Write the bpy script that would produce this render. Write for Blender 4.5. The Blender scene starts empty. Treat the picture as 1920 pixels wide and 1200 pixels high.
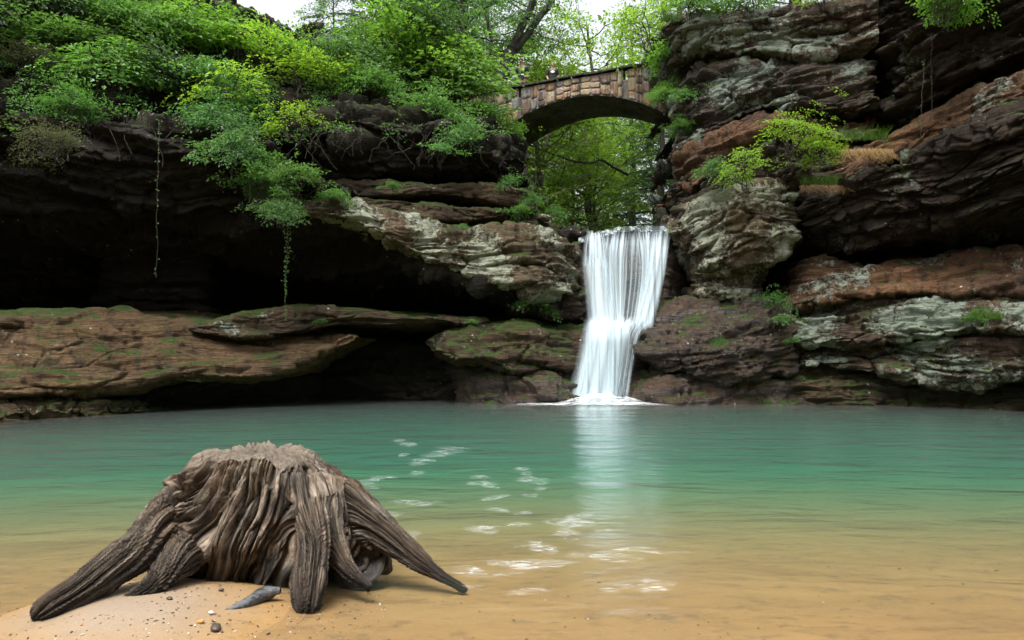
import bpy, math, random
import numpy as np
from mathutils import Vector

# ---------------------------------------------------------------- camera, sky, sun, exposure
sc = bpy.context.scene
F, PITCH, CAMZ = 1274.0, math.radians(3.0), 1.2
cam = bpy.data.objects.new('camera', bpy.data.cameras.new('camera'))
sc.collection.objects.link(cam)
cam.location = (0, 0, CAMZ)
cam.rotation_euler = (math.radians(90) + PITCH, 0, 0)
cam.data.sensor_width = 36.0
cam.data.lens = 36.0 * F / 1920.0
cam.data.clip_end = 2000
sc.camera = cam

SUN_EL, SUN_AZ = math.radians(66), math.radians(205)      # azimuth clockwise from +Y (north)
world = bpy.data.worlds.new('World')
sc.world = world
world.use_nodes = True
wn, wl = world.node_tree.nodes, world.node_tree.links
bg = wn['Background']
sky = wn.new('ShaderNodeTexSky')
sky.sky_type = 'NISHITA'
sky.sun_disc = False
sky.sun_elevation = SUN_EL
sky.sun_rotation = SUN_AZ
sky.air_density = 1.0
sky.dust_density = 5.0
hs = wn.new('ShaderNodeHueSaturation')
hs.inputs['Saturation'].default_value = 0.22             # overcast: white, hardly blue
wl.new(sky.outputs[0], hs.inputs['Color'])
wl.new(hs.outputs[0], bg.inputs[0])
bg.inputs[1].default_value = 0.15
sun = bpy.data.objects.new('sun', bpy.data.lights.new('sun', 'SUN'))
sc.collection.objects.link(sun)
sun.data.energy = 1.5
sun.data.angle = math.radians(20)
sun.data.color = (1.0, 0.98, 0.94)
sd = Vector((math.sin(SUN_AZ) * math.cos(SUN_EL), math.cos(SUN_AZ) * math.cos(SUN_EL), math.sin(SUN_EL)))
sun.rotation_euler = sd.to_track_quat('Z', 'Y').to_euler()
sun.location = (0, 0, 40)

sc.view_settings.view_transform = 'Standard'
sc.view_settings.look = 'None'
sc.view_settings.exposure = 1.45
sc.view_settings.gamma = 1.0
sc.cycles.use_denoising = True
sc.cycles.max_bounces = 10
sc.cycles.diffuse_bounces = 6
sc.cycles.transparent_max_bounces = 16
sc.cycles.volume_bounces = 1
sc.cycles.caustics_reflective = False
sc.cycles.caustics_refractive = False

RNG = np.random.default_rng(7)
random.seed(7)


# ---------------------------------------------------------------- helpers
def P(px, py, Y):
    """pixel of the 1920x1200 photograph + world depth Y -> world point (arrays welcome)"""
    px, py, Y = np.broadcast_arrays(np.asarray(px, float), np.asarray(py, float), np.asarray(Y, float))
    xc, yc = (px - 960) / F, -(py - 600) / F
    c, s = math.cos(PITCH), math.sin(PITCH)
    dy, dz = c - yc * s, s + yc * c
    k = Y / dy
    return np.stack([xc * k, Y, CAMZ + dz * k], -1)


def link(o, parent=None):
    sc.collection.objects.link(o)
    if parent is not None:
        o.parent = parent
    return o


def tag(o, label=None, cat=None, group=None, kind=None):
    if label: o['label'] = label
    if cat: o['category'] = cat
    if group: o['group'] = group
    if kind: o['kind'] = kind
    return o


def empty(name, loc=(0, 0, 0), rz=0.0):
    o = bpy.data.objects.new(name, None)
    o.location = loc
    o.rotation_euler = (0, 0, rz)
    o.empty_display_size = 0.2
    return link(o)


def mesh_np(name, verts, faces, smooth=True):
    """faces: int array (n,3) or (n,4), or list of such"""
    me = bpy.data.meshes.new(name)
    verts = np.asarray(verts, np.float32)
    fl = faces if isinstance(faces, list) else [faces]
    fl = [np.asarray(f, np.int32) for f in fl if len(f)]
    me.vertices.add(len(verts))
    me.vertices.foreach_set('co', verts.ravel())
    idx = np.concatenate([f.ravel() for f in fl])
    tot = np.concatenate([np.full(len(f), f.shape[1], np.int32) for f in fl])
    me.loops.add(len(idx))
    me.loops.foreach_set('vertex_index', idx)
    me.polygons.add(len(tot))
    st = np.zeros(len(tot), np.int32)
    st[1:] = np.cumsum(tot)[:-1]
    me.polygons.foreach_set('loop_start', st)
    me.polygons.foreach_set('loop_total', tot)
    me.polygons.foreach_set('use_smooth', np.full(len(tot), smooth))
    me.update(calc_edges=True)
    return me


def obj(name, me, mat, parent=None):
    o = bpy.data.objects.new(name, me)
    if mat is not None and not me.materials:
        me.materials.append(mat)
    return link(o, parent)


def grid_faces(nu, nv, close_u=False):
    i, j = np.meshgrid(np.arange(nu if close_u else nu - 1), np.arange(nv - 1), indexing='ij')
    i2 = (i + 1) % nu
    return np.stack([i * nv + j, i2 * nv + j, i2 * nv + j + 1, i * nv + j + 1], -1).reshape(-1, 4)


def _h(ix, iy, iz, seed):
    v = np.sin(ix * 127.1 + iy * 311.7 + iz * 74.7 + seed * 53.3) * 43758.5453
    return v - np.floor(v)


def vn(p, seed=0.0):
    i = np.floor(p)
    f = p - i
    f = f * f * (3 - 2 * f)
    x, y, z = i[..., 0], i[..., 1], i[..., 2]
    fx, fy, fz = f[..., 0], f[..., 1], f[..., 2]
    r = 0
    for dx in (0, 1):
        wx = fx if dx else 1 - fx
        for dy in (0, 1):
            wy = fy if dy else 1 - fy
            for dz in (0, 1):
                wz = fz if dz else 1 - fz
                r = r + wx * wy * wz * _h(x + dx, y + dy, z + dz, seed)
    return r


def fbm(p, oct=4, seed=0.0, gain=0.5):
    a, s, t = 1.0, 0.0, 0.0
    for o in range(oct):
        s = s + a * vn(p * (2.03 ** o) + 17.3 * o, seed + o)
        t += a
        a *= gain
    return s / t


def sstep(a, b, x):
    t = np.clip((x - a) / (b - a), 0, 1)
    return t * t * (3 - 2 * t)


def curve(pts, x):
    """monotone cubic through (x, y) points"""
    pts = sorted(pts)
    X = np.array([p[0] for p in pts], float)
    V = np.array([p[1] for p in pts], float)
    if len(X) == 1:
        return np.full_like(x, V[0])
    h = np.diff(X)
    d = np.diff(V) / h
    m = np.zeros_like(V)
    m[0], m[-1] = d[0], d[-1]
    for i in range(1, len(X) - 1):
        if d[i - 1] * d[i] > 0:
            m[i] = 2 * d[i - 1] * d[i] / (d[i - 1] + d[i])
    x = np.clip(x, X[0], X[-1])
    i = np.clip(np.searchsorted(X, x) - 1, 0, len(h) - 1)
    t = (x - X[i]) / h[i]
    return ((2 * t**3 - 3 * t**2 + 1) * V[i] + (t**3 - 2 * t**2 + t) * h[i] * m[i]
            + (-2 * t**3 + 3 * t**2) * V[i + 1] + (t**3 - t**2) * h[i] * m[i + 1])


class MB:
    """collects tubes and faces into one mesh"""
    def __init__(self):
        self.v, self.q, self.t, self.n = [], [], [], 0

    def add(self, v, q=None, t=None):
        v = np.asarray(v, float)
        if q is not None and len(q): self.q.append(np.asarray(q) + self.n)
        if t is not None and len(t): self.t.append(np.asarray(t) + self.n)
        self.v.append(v)
        self.n += len(v)

    def tube(self, pts, rad, sides=6):
        pts = np.asarray(pts, float)
        n = len(pts)
        rad = np.broadcast_to(np.asarray(rad, float), (n,))
        tan = np.gradient(pts, axis=0)
        tan /= np.linalg.norm(tan, axis=1)[:, None] + 1e-9
        ref = np.array([0, 0, 1.0]) if abs(tan[0, 2]) < 0.9 else np.array([1.0, 0, 0])
        a = np.cross(tan, ref)
        a /= np.linalg.norm(a, axis=1)[:, None] + 1e-9
        b = np.cross(tan, a)
        th = np.arange(sides) / sides * 2 * math.pi
        ring = pts[:, None] + rad[:, None, None] * (a[:, None] * np.cos(th)[None, :, None] + b[:, None] * np.sin(th)[None, :, None])
        v = ring.transpose(1, 0, 2).reshape(-1, 3)
        q = grid_faces(sides, n, True)
        v = np.concatenate([v, pts[:1], pts[-1:]])
        k = np.arange(sides)
        t = np.concatenate([np.stack([np.full(sides, sides * n), k * n, ((k + 1) % sides) * n], -1),
                            np.stack([np.full(sides, sides * n + 1), ((k + 1) % sides) * n + n - 1, k * n + n - 1], -1)])
        self.add(v, q, t)

    def box(self, c, s, R=None):
        v = np.array([[x, y, z] for x in (-.5, .5) for y in (-.5, .5) for z in (-.5, .5)]) * np.asarray(s)
        if R is not None: v = v @ np.asarray(R).T
        self.add(v + np.asarray(c), [[0, 1, 3, 2], [4, 6, 7, 5], [0, 4, 5, 1], [2, 3, 7, 6], [0, 2, 6, 4], [1, 5, 7, 3]])

    def mesh(self, name, smooth=True):
        f = []
        if self.q: f.append(np.concatenate(self.q))
        if self.t: f.append(np.concatenate(self.t))
        return mesh_np(name, np.concatenate(self.v), f, smooth)


# ---------------------------------------------------------------- materials
class N:
    def __init__(self, name):
        self.m = bpy.data.materials.new(name)
        self.m.use_nodes = True
        self.t = self.m.node_tree
        self.t.nodes.clear()
        self.out = self.t.nodes.new('ShaderNodeOutputMaterial')

    def node(self, typ, ins=None, **kw):
        n = self.t.nodes.new('ShaderNode' + typ)
        for k, v in kw.items(): setattr(n, k, v)
        for k, v in (ins or {}).items():
            s = n.inputs[k]
            if hasattr(v, 'is_output') or isinstance(v, bpy.types.NodeSocket): self.t.links.new(v, s)
            else: s.default_value = v
        return n

    def pos(self, scale=(1, 1, 1), rot=(0, 0, 0), src=None):
        if src is None: src = self.node('NewGeometry').outputs['Position']
        return self.node('Mapping', {'Vector': src, 'Scale': scale, 'Rotation': rot}).outputs[0]

    def noise(self, vec, scale, detail=4, rough=0.55, dist=0.0):
        return self.node('TexNoise', {'Vector': vec, 'Scale': scale, 'Detail': detail, 'Roughness': rough, 'Distortion': dist}).outputs['Fac']

    def ramp(self, fac, stops, interp='LINEAR'):
        n = self.node('ValToRGB', {'Fac': fac})
        n.color_ramp.interpolation = interp
        el = n.color_ramp.elements
        while len(el) < len(stops): el.new(0.5)
        for e, (p, c) in zip(el, stops):
            e.position = p
            e.color = (c, c, c, 1) if isinstance(c, (int, float)) else (*c, 1)
        return n.outputs['Color']

    def mix(self, fac, a, b, mode='MIX'):
        n = self.node('Mix', data_type='RGBA', blend_type=mode)
        for s, v in ((n.inputs[0], fac), (n.inputs[6], a), (n.inputs[7], b)):
            if isinstance(v, bpy.types.NodeSocket): self.t.links.new(v, s)
            elif isinstance(v, (int, float)): s.default_value = v if s.type == 'VALUE' else (v, v, v, 1)
            else: s.default_value = (*v, 1)
        return n.outputs[2]

    def math(self, op, a, b=0.0, clamp=False):
        n = self.node('Math', operation=op, use_clamp=clamp)
        for s, v in ((n.inputs[0], a), (n.inputs[1], b)):
            if isinstance(v, bpy.types.NodeSocket): self.t.links.new(v, s)
            else: s.default_value = v
        return n.outputs[0]

    def surf(self, s, slot='Surface'):
        self.t.links.new(s, self.out.inputs[slot])
        return self.m


def rock_mat(name, light, mid, dark, lichen=0.3, moss=0.3, wet=0.0, dip=0.0, lich_col=(0.42, 0.46, 0.40), seed=0.0, bands=1.0):
    n = N(name)
    geo = n.node('NewGeometry')
    p0 = n.node('Mapping', {'Vector': geo.outputs['Position'], 'Location': (seed * 3.1, seed * 1.7, seed * 2.3), 'Rotation': (0, dip, 0)}).outputs[0]
    strat = n.pos((0.35, 0.35, 4.5), src=p0)
    big = n.noise(p0, 0.55, 5, 0.6)
    band = n.noise(strat, 1.3, 6, 0.65, 0.6)
    fine = n.noise(p0, 9.0, 8, 0.7)
    fineb = n.noise(n.pos((1, 1, 7), src=p0), 5.0, 6, 0.7, 0.4)
    c = n.mix(n.ramp(band, [(0.36, 0.0), (0.62, 1.0)]), dark, mid)
    c = n.mix(n.ramp(n.math('ADD', n.math('MULTIPLY', big, 0.6), n.math('MULTIPLY', fineb, 0.4)), [(0.42, 0.0), (0.62, 1.0)]), c, light)
    # grime with a shape of its own: vertical run-off streaks and speckle
    streak = n.noise(n.pos((2.2, 2.2, 0.28), src=p0), 1.6, 6, 0.65, 0.5)
    c = n.mix(n.math('MULTIPLY', n.ramp(streak, [(0.50, 0.0), (0.66, 1.0)]), 0.75), c, (0.018, 0.016, 0.013))
    c = n.mix(n.ramp(fine, [(0.28, 0.55), (0.48, 0.0)]), c, (0.02, 0.018, 0.014))
    # lichen: pale crusts in patches
    lm = n.noise(p0, 0.8, 4, 0.6)
    lf = n.noise(p0, 9.0, 9, 0.8, 0.3)
    lt = n.math('ADD', n.math('MULTIPLY', lm, 0.75), n.math('MULTIPLY', lf, 0.70))
    th = 0.92 - 0.32 * lichen
    lfac = n.ramp(lt, [(min(th, .97), 0.0), (min(th + 0.045, .99), 1.0)])
    lc = n.mix(n.noise(p0, 14, 3), lich_col, (lich_col[0] * 0.55, lich_col[1] * 0.65, lich_col[2] * 0.55))
    if lichen > 0:
        c = n.mix(n.math('MULTIPLY', lfac, 0.85), c, lc)
        vor = n.node('TexVoronoi', {'Vector': p0, 'Scale': 5.5, 'Randomness': 1.0}).outputs['Distance']
        spots = n.math('MULTIPLY', n.ramp(vor, [(0.10, 1.0), (0.16, 0.0)]), n.ramp(n.noise(p0, 1.1, 3), [(0.60 - 0.06 * lichen, 0.0), (0.66, 1.0)]))
        c = n.mix(spots, c, (0.62, 0.63, 0.58))
    # moss on what faces up, broken by noise
    nz = n.node('SeparateXYZ', {'Vector': geo.outputs['Normal']}).outputs['Z']
    mm = n.math('ADD', n.math('MULTIPLY', nz, 0.45), n.math('ADD', n.math('MULTIPLY', n.noise(p0, 1.4, 5, 0.65), 1.0), n.math('MULTIPLY', n.noise(p0, 12, 4, 0.7), 0.25)))
    tm = 1.02 - 0.32 * moss
    mfac = n.ramp(n.math('MULTIPLY', mm, 0.7), [(tm * 0.7, 0.0), (min(0.99, tm * 0.7 + 0.06), 1.0)])
    mcol = n.mix(n.noise(p0, 20, 4, 0.7), (0.012, 0.024, 0.005), (0.062, 0.10, 0.016))
    if moss > 0:
        c = n.mix(mfac, c, mcol)
    h = n.math('ADD', n.math('MULTIPLY', n.noise(n.pos((1, 1, 3.5), src=p0), 3.2, 9, 0.7, 0.5), 1.0), n.math('MULTIPLY', n.noise(p0, 22, 6, 0.75), 0.35))
    h = n.math('ADD', h, n.math('MULTIPLY', n.noise(n.pos((0.5, 0.5, 12), src=p0), 3.0, 6, 0.65, 0.6), 0.6 * bands))
    bump = n.node('Bump', {'Height': h, 'Strength': 1.0, 'Distance': 0.17})
    rough = n.ramp(n.noise(p0, 4, 4), [(0.35, 0.85 - 0.62 * wet), (0.65, 0.97 - 0.5 * wet)])
    b = n.node('BsdfPrincipled', {'Base Color': c, 'Roughness': rough, 'Normal': bump.outputs[0], 'Specular IOR Level': 0.25 + 0.3 * wet})
    return n.surf(b.outputs[0])


def leaf_mat(name, a, b, trans=0.45, c=None):
    n = N(name)
    geo = n.node('NewGeometry')
    rnd = geo.outputs['Random Per Island']
    oi = n.node('ObjectInfo')
    ns = n.noise(geo.outputs['Position'], 0.9, 3)
    f = n.math('ADD', n.math('MULTIPLY', rnd, 0.55), n.math('MULTIPLY', ns, 0.5), True)
    col = n.mix(f, a, b)
    hsv = n.node('HueSaturation', {'Color': col, 'Hue': n.math('ADD', 0.485, n.math('MULTIPLY', oi.outputs['Random'], 0.03)),
                                   'Value': n.math('ADD', 0.8, n.math('MULTIPLY', oi.outputs['Random'], 0.4))})
    col = hsv.outputs[0]
    d = n.node('BsdfPrincipled', {'Base Color': col, 'Roughness': 0.42, 'Specular IOR Level': 0.45})
    tcol = n.mix(0.5, col, (b[0] * 1.9, b[1] * 1.9, a[2] * 1.5))
    t = n.node('BsdfTranslucent', {'Color': tcol})
    m = n.node('MixShader', {0: trans, 1: d.outputs[0], 2: t.outputs[0]})
    return n.surf(m.outputs[0])


def bark_mat(name, a, b):
    n = N(name)
    p = n.pos((1, 1, 0.22))
    f = n.noise(p, 9, 6, 0.7, 0.4)
    c = n.mix(f, a, b)
    c = n.mix(n.ramp(n.noise(n.pos(), 1.6, 4), [(0.52, 0.0), (0.7, 0.7)]), c, (0.05, 0.065, 0.035))
    bump = n.node('Bump', {'Height': f, 'Strength': 0.8, 'Distance': 0.04})
    return n.surf(n.node('BsdfPrincipled', {'Base Color': c, 'Roughness': 0.9, 'Normal': bump.outputs[0]}).outputs[0])


def plain(name, col, rough=0.8, var=0.25, scale=6.0):
    n = N(name)
    f = n.noise(n.pos(), scale, 5, 0.65)
    c = n.mix(f, tuple(x * (1 - var) for x in col), tuple(min(1, x * (1 + var)) for x in col))
    return n.surf(n.node('BsdfPrincipled', {'Base Color': c, 'Roughness': rough}).outputs[0])


M = {}
M['tan'] = rock_mat('tan_sandstone', (0.19, 0.118, 0.057), (0.12, 0.072, 0.036), (0.036, 0.024, 0.015), 0.18, 0.16, seed=1)
M['brown'] = rock_mat('brown_sandstone', (0.13, 0.088, 0.052), (0.08, 0.053, 0.032), (0.03, 0.023, 0.016), 0.26, 0.36, seed=2)
M['boulder'] = rock_mat('lichened_sandstone', (0.17, 0.125, 0.075), (0.115, 0.08, 0.046), (0.045, 0.034, 0.022), 0.60, 0.26, seed=3, lich_col=(0.50, 0.50, 0.41))
M['dark'] = rock_mat('shade_toned_sandstone', (0.034, 0.026, 0.018), (0.021, 0.016, 0.011), (0.010, 0.009, 0.007), 0.16, 0.05, seed=4, lich_col=(0.20, 0.22, 0.18))  # for recesses and overhangs; their shade is put into this base colour
M['red'] = rock_mat('red_sandstone', (0.185, 0.094, 0.045), (0.11, 0.058, 0.031), (0.035, 0.023, 0.016), 0.3, 0.05, dip=0.12, seed=5)
M['grey'] = rock_mat('pale_lichened_rock', (0.14, 0.092, 0.062), (0.088, 0.056, 0.038), (0.034, 0.024, 0.018), 0.66, 0.18, dip=0.06, seed=6, lich_col=(0.36, 0.40, 0.34))
M['greydark'] = rock_mat('brown_lichened_rock', (0.085, 0.066, 0.047), (0.052, 0.039, 0.028), (0.02, 0.016, 0.012), 0.46, 0.2, dip=0.1, seed=12, lich_col=(0.28, 0.32, 0.27))
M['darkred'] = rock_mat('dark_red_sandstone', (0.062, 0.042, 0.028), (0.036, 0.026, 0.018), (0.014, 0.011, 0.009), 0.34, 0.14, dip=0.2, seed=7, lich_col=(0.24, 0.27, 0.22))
M['wet'] = rock_mat('wet_sandstone', (0.105, 0.062, 0.038), (0.06, 0.036, 0.024), (0.022, 0.016, 0.012), 0.08, 0.38, wet=1.0, seed=8)
M['soil'] = rock_mat('leafy_soil', (0.035, 0.03, 0.016), (0.024, 0.021, 0.011), (0.012, 0.011, 0.007), 0.0, 0.35, seed=9)
M['mossy'] = rock_mat('mossy_rock', (0.12, 0.075, 0.042), (0.07, 0.047, 0.027), (0.022, 0.017, 0.011), 0.18, 0.58, seed=10)

M['leaf_bright'] = leaf_mat('bright_spring_leaves', (0.055, 0.155, 0.02), (0.14, 0.275, 0.05), 0.52)
M['leaf_mid'] = leaf_mat('fresh_green_leaves', (0.036, 0.108, 0.026), (0.095, 0.205, 0.056), 0.52)
M['leaf_dark'] = leaf_mat('deep_green_leaves', (0.022, 0.058, 0.016), (0.06, 0.12, 0.03), 0.42)
M['leaf_yellow'] = leaf_mat('yellow_green_leaves', (0.095, 0.195, 0.018), (0.19, 0.32, 0.045), 0.58)
M['needles'] = leaf_mat('hemlock_needles', (0.022, 0.062, 0.026), (0.062, 0.125, 0.048), 0.38)
M['drybrush'] = leaf_mat('dry_grey_green_leaves', (0.05, 0.06, 0.03), (0.10, 0.11, 0.06), 0.3)
M['dry_grass'] = leaf_mat('dry_grass', (0.16, 0.09, 0.04), (0.26, 0.17, 0.08), 0.3)
M['grass'] = leaf_mat('grass_blades', (0.03, 0.10, 0.01), (0.08, 0.18, 0.02), 0.4)
M['bark'] = bark_mat('grey_brown_bark', (0.03, 0.025, 0.02), (0.09, 0.075, 0.058))
M['bark_dark'] = bark_mat('dark_bark', (0.014, 0.011, 0.009), (0.045, 0.034, 0.026))
M['bark_pale'] = bark_mat('pale_bark', (0.16, 0.145, 0.115), (0.32, 0.30, 0.25))


# ---------------------------------------------------------------- rock
def worley(p, seed):
    """cell value and distance to the cell border, jittered grid"""
    i = np.floor(p)
    f1 = np.full(p.shape[:-1], 9.0); f2 = f1.copy(); cv = np.zeros(p.shape[:-1])
    for dx in (-1, 0, 1):
        for dy in (-1, 0, 1):
            for dz in (-1, 0, 1):
                c = i + np.array([dx, dy, dz])
                j = np.stack([_h(c[..., 0], c[..., 1], c[..., 2], seed + k * 1.37) for k in (1, 2, 3)], -1)
                d = np.linalg.norm(c + j - p, axis=-1)
                m = d < f1
                f2 = np.where(m, f1, np.minimum(f2, d))
                cv = np.where(m, j[..., 0], cv)
                f1 = np.where(m, d, f1)
    return cv, f2 - f1


def rock_disp(p, amp, dip, seed, dipy=0.0):
    wq = np.stack([p[..., 0] * .35, p[..., 1] * .35, p[..., 2] * .6], -1)
    warp = fbm(wq, 3, seed) - 0.5
    w = p[..., 2] + dip * p[..., 0] + dipy * p[..., 1] + 0.9 * warp + .10 * (fbm(p * 2.2, 3, seed + 2) - .5)
    def lay(k, sd, lat=.22):
        q = np.stack([p[..., 0] * lat, p[..., 1] * lat, w * k], -1)
        return vn(q, seed + sd)
    d = 0.60 * (sstep(.43, .57, lay(1.7, 3)) - .5) + 0.55 * (sstep(.43, .57, lay(4.1, 5, .5)) - .5) + 0.40 * (sstep(.38, .62, lay(10.5, 7, .9)) - .5) + .24 * (lay(24, 8, 1.8) - .5)
    d = d + 0.8 * (fbm(p * .8, 4, seed + 11) - .5) + 0.55 * (fbm(p * 3.1, 5, seed + 13, .65) - .5)
    # broken blocks along the bedding, open joints between them
    cv, e = worley(np.stack([p[..., 0] * .75, p[..., 1] * .75, w * 2.1], -1) + .5 * (vn(p * 1.1, seed + 31) - .5)[..., None], seed + 40)
    d = d + .70 * (cv - .5) - .55 * (1 - sstep(0.0, .09, e)) * sstep(.35, .6, vn(p * .7, seed + 19))
    cv2, e2 = worley(np.stack([p[..., 0] * 2.4, p[..., 1] * 2.4, w * 6.5], -1) + .6 * (vn(p * 3.1, seed + 33) - .5)[..., None], seed + 50)
    d = d + .34 * (cv2 - .5) * sstep(.3, .7, vn(p * .9, seed + 21)) - .14 * (1 - sstep(0, .12, e2))
    r = np.abs(vn(p * 1.3 + warp[..., None], seed + 17) - .5) * 2
    d = d - 0.40 * (1 - sstep(0.0, .12, r)) * sstep(.45, .65, vn(p * .5, seed + 19))
    pit = vn(p * 6.0, seed + 23)
    return amp * (d - .35 * sstep(.70, .88, pit))


def slab(name, top, bot, Y, mat, parent, lean=0.0, Rt=.3, Rb=.3, vt=.25, vb=.25, Re=(0, 0), we=(40, 40), depth=2.0,
         tslope=.05, bslope=.0, amp=.22, dip=0.0, dipy=0.0, seed=None, step=2.6, back=(0, 1.0), face_pts=None):
    """A bed of rock: an outline traced in pixels at a depth of its own, a rounded face, a top and an underside running back."""
    seed = seed if seed is not None else (hash_name(name, top) % 97)
    x0, x1 = max(top[0][0], bot[0][0]), min(top[-1][0], bot[-1][0])
    nu = int((x1 - x0) / step) + 2
    px = np.linspace(x0, x1, nu)
    yt, yb, yf = curve(top, px), curve(bot, px), curve(Y, px)
    hgt = float(np.max(yb - yt))
    nf = int(hgt / step) + 6
    v = np.linspace(0, 1, nf)
    rec = np.zeros(nf)
    m = v < vt
    rec[m] += Rt * (1 - np.sqrt(np.clip(1 - ((vt - v[m]) / vt) ** 2, 0, 1)))
    m = v > 1 - vb
    rec[m] += Rb * (1 - np.sqrt(np.clip(1 - ((v[m] - 1 + vb) / vb) ** 2, 0, 1)))
    rec += lean * (v - .5)
    if face_pts is not None: rec += curve(face_pts, v)
    re = np.zeros(nu)
    for R, w, d in ((Re[0], we[0], px - x0), (Re[1], we[1], x1 - px)):
        if R:
            q = np.clip((w - d) / w, 0, 1)
            re += R * (1 - np.sqrt(np.clip(1 - q * q, 0, 1)))
    YY = yf[:, None] + rec[None, :] + re[:, None]
    YP = yt[:, None] + (yb - yt)[:, None] * v[None, :]
    face = P(px[:, None], YP, YY)
    nb = max(6, int(depth / .12))
    k = (np.arange(nb) + 1) / nb * depth
    bd = np.array([back[0], back[1], 0.0])
    tp = face[:, :1] + k[None, ::-1, None] * bd + np.array([0, 0, 1.0]) * (tslope * k[::-1])[None, :, None]
    bp = face[:, -1:] + k[None, :, None] * bd + np.array([0, 0, 1.0]) * (bslope * k)[None, :, None]
    g = np.concatenate([tp, face, bp], 1)
    du = np.gradient(g, axis=0)
    dv = np.gradient(g, axis=1)
    nr = np.cross(du, dv)
    nr /= np.linalg.norm(nr, axis=-1, keepdims=True) + 1e-9
    mid = nr[:, nb:nb + nf].reshape(-1, 3).mean(0)
    if mid[1] > 0: nr = -nr
    flip = mid[1] > 0
    # smooth the displacement direction
    d = rock_disp(g, amp, dip, seed, dipy)
    g = g + nr * d[..., None]
    f = grid_faces(g.shape[0], g.shape[1])
    if flip: f = f[:, ::-1]
    me = mesh_np(name, g.reshape(-1, 3), f)
    return obj(name, me, M[mat], parent)


def hash_name(s, top):
    return int(sum((i + 1) * ord(c) for i, c in enumerate(s)) + abs(top[0][0]) * 7 + abs(top[0][1]) * 3)


def root(name, label, cat):
    o = empty(name, (0, 0, 0))
    return tag(o, label, cat, kind='structure')


CL = root('cliff_left', 'dark layered sandstone cliff with black recesses left of the waterfall', 'cliff')
# vegetated slope above the overhang and rim of the gorge
SLOPE_T = [(-900, -260), (-300, -160), (300, -40), (440, 12), (600, 68), (720, 110), (850, 175), (930, 250), (975, 300)]
SLOPE_B = [(-900, 240), (0, 235), (300, 250), (500, 262), (700, 262), (850, 262), (930, 290), (975, 325)]
SLOPE_Y = [(-900, 12.3), (0, 17.0), (400, 18.8), (700, 19.6), (975, 21.2)]
slab('slope', SLOPE_T, SLOPE_B,
     SLOPE_Y, 'soil', CL, lean=-4.6, Rt=.1, Rb=.6, depth=3.5, amp=.5, seed=31, step=4)
slab('rim', [(360, -30), (440, 18), (500, 40), (560, 60), (640, 92), (730, 130)], [(360, 60), (440, 84), (560, 128), (640, 150), (730, 165)],
     [(360, 20.6), (730, 21.4)], 'greydark', CL, Rt=.5, Rb=.4, depth=2.5, amp=.4, dip=.3, seed=32)
# upper dark mass, overhanging
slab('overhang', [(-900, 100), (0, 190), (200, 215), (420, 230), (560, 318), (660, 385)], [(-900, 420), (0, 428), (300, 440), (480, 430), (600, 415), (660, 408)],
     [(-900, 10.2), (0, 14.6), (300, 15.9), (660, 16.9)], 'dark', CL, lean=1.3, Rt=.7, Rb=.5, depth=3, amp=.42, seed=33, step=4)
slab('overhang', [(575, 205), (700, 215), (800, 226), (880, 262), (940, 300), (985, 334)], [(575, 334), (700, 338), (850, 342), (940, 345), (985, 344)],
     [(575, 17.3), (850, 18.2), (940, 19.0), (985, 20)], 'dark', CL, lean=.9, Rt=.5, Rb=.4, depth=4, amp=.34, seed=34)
slab('ledge', [(590, 338), (700, 338), (800, 341), (900, 346), (980, 352), (1008, 362)], [(590, 382), (700, 368), (800, 368), (900, 378), (980, 394), (1008, 402)],
     [(590, 17.6), (900, 18.2), (1008, 18.9)], 'brown', CL, Rt=.18, Rb=.22, depth=2.6, amp=.13, Re=(0, .8), we=(40, 40), seed=35)
slab('ledge', [(600, 380), (700, 371), (760, 373), (850, 384), (930, 391), (955, 397)], [(600, 402), (700, 404), (780, 412), (850, 416), (930, 412), (955, 404)],
     [(600, 17.2), (850, 17.7), (955, 18.0)], 'brown', CL, Rt=.15, Rb=.15, depth=2.6, amp=.13, Re=(0, .6), we=(40, 40), seed=36)
slab('step', [(900, 392), (960, 396), (1010, 402), (1045, 425)], [(900, 440), (1010, 445), (1045, 450)], [(900, 18.6), (1045, 19.2)], 'mossy', CL, lean=-.6, depth=1.5, amp=.16, seed=37)
# the pale band that ends in the lichened boulder by the falls
slab('boulder_band', [(540, 388), (600, 384), (660, 380), (700, 392), (780, 409), (860, 419), (960, 413), (1020, 425), (1062, 443), (1088, 470), (1097, 505)],
     [(540, 400), (600, 404), (640, 412), (700, 440), (780, 488), (860, 522), (940, 545), (1020, 561), (1062, 560), (1088, 545), (1097, 515)],
     [(540, 16.0), (700, 16.4), (860, 16.9), (980, 17.0), (1050, 17.3), (1097, 17.9)], 'boulder', CL, Rt=.7, Rb=.5, vt=.5, vb=.3, lean=-.2, depth=2.2, amp=.20, Re=(0, .9), we=(10, 60), seed=38)
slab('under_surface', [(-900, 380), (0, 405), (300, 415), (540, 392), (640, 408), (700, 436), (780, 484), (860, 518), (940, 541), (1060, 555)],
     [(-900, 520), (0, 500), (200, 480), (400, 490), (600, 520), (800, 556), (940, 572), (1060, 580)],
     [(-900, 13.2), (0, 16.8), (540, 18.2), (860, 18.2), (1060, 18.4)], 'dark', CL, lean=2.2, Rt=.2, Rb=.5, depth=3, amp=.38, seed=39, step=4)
slab('pillar', [(190, 400), (220, 405), (360, 405), (400, 400)], [(190, 590), (220, 592), (370, 592), (400, 598)], [(190, 17.8), (400, 18.4)], 'dark', CL, lean=.6, Re=(1, 1), we=(30, 30), depth=2, amp=.25, seed=40, step=4)
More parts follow.
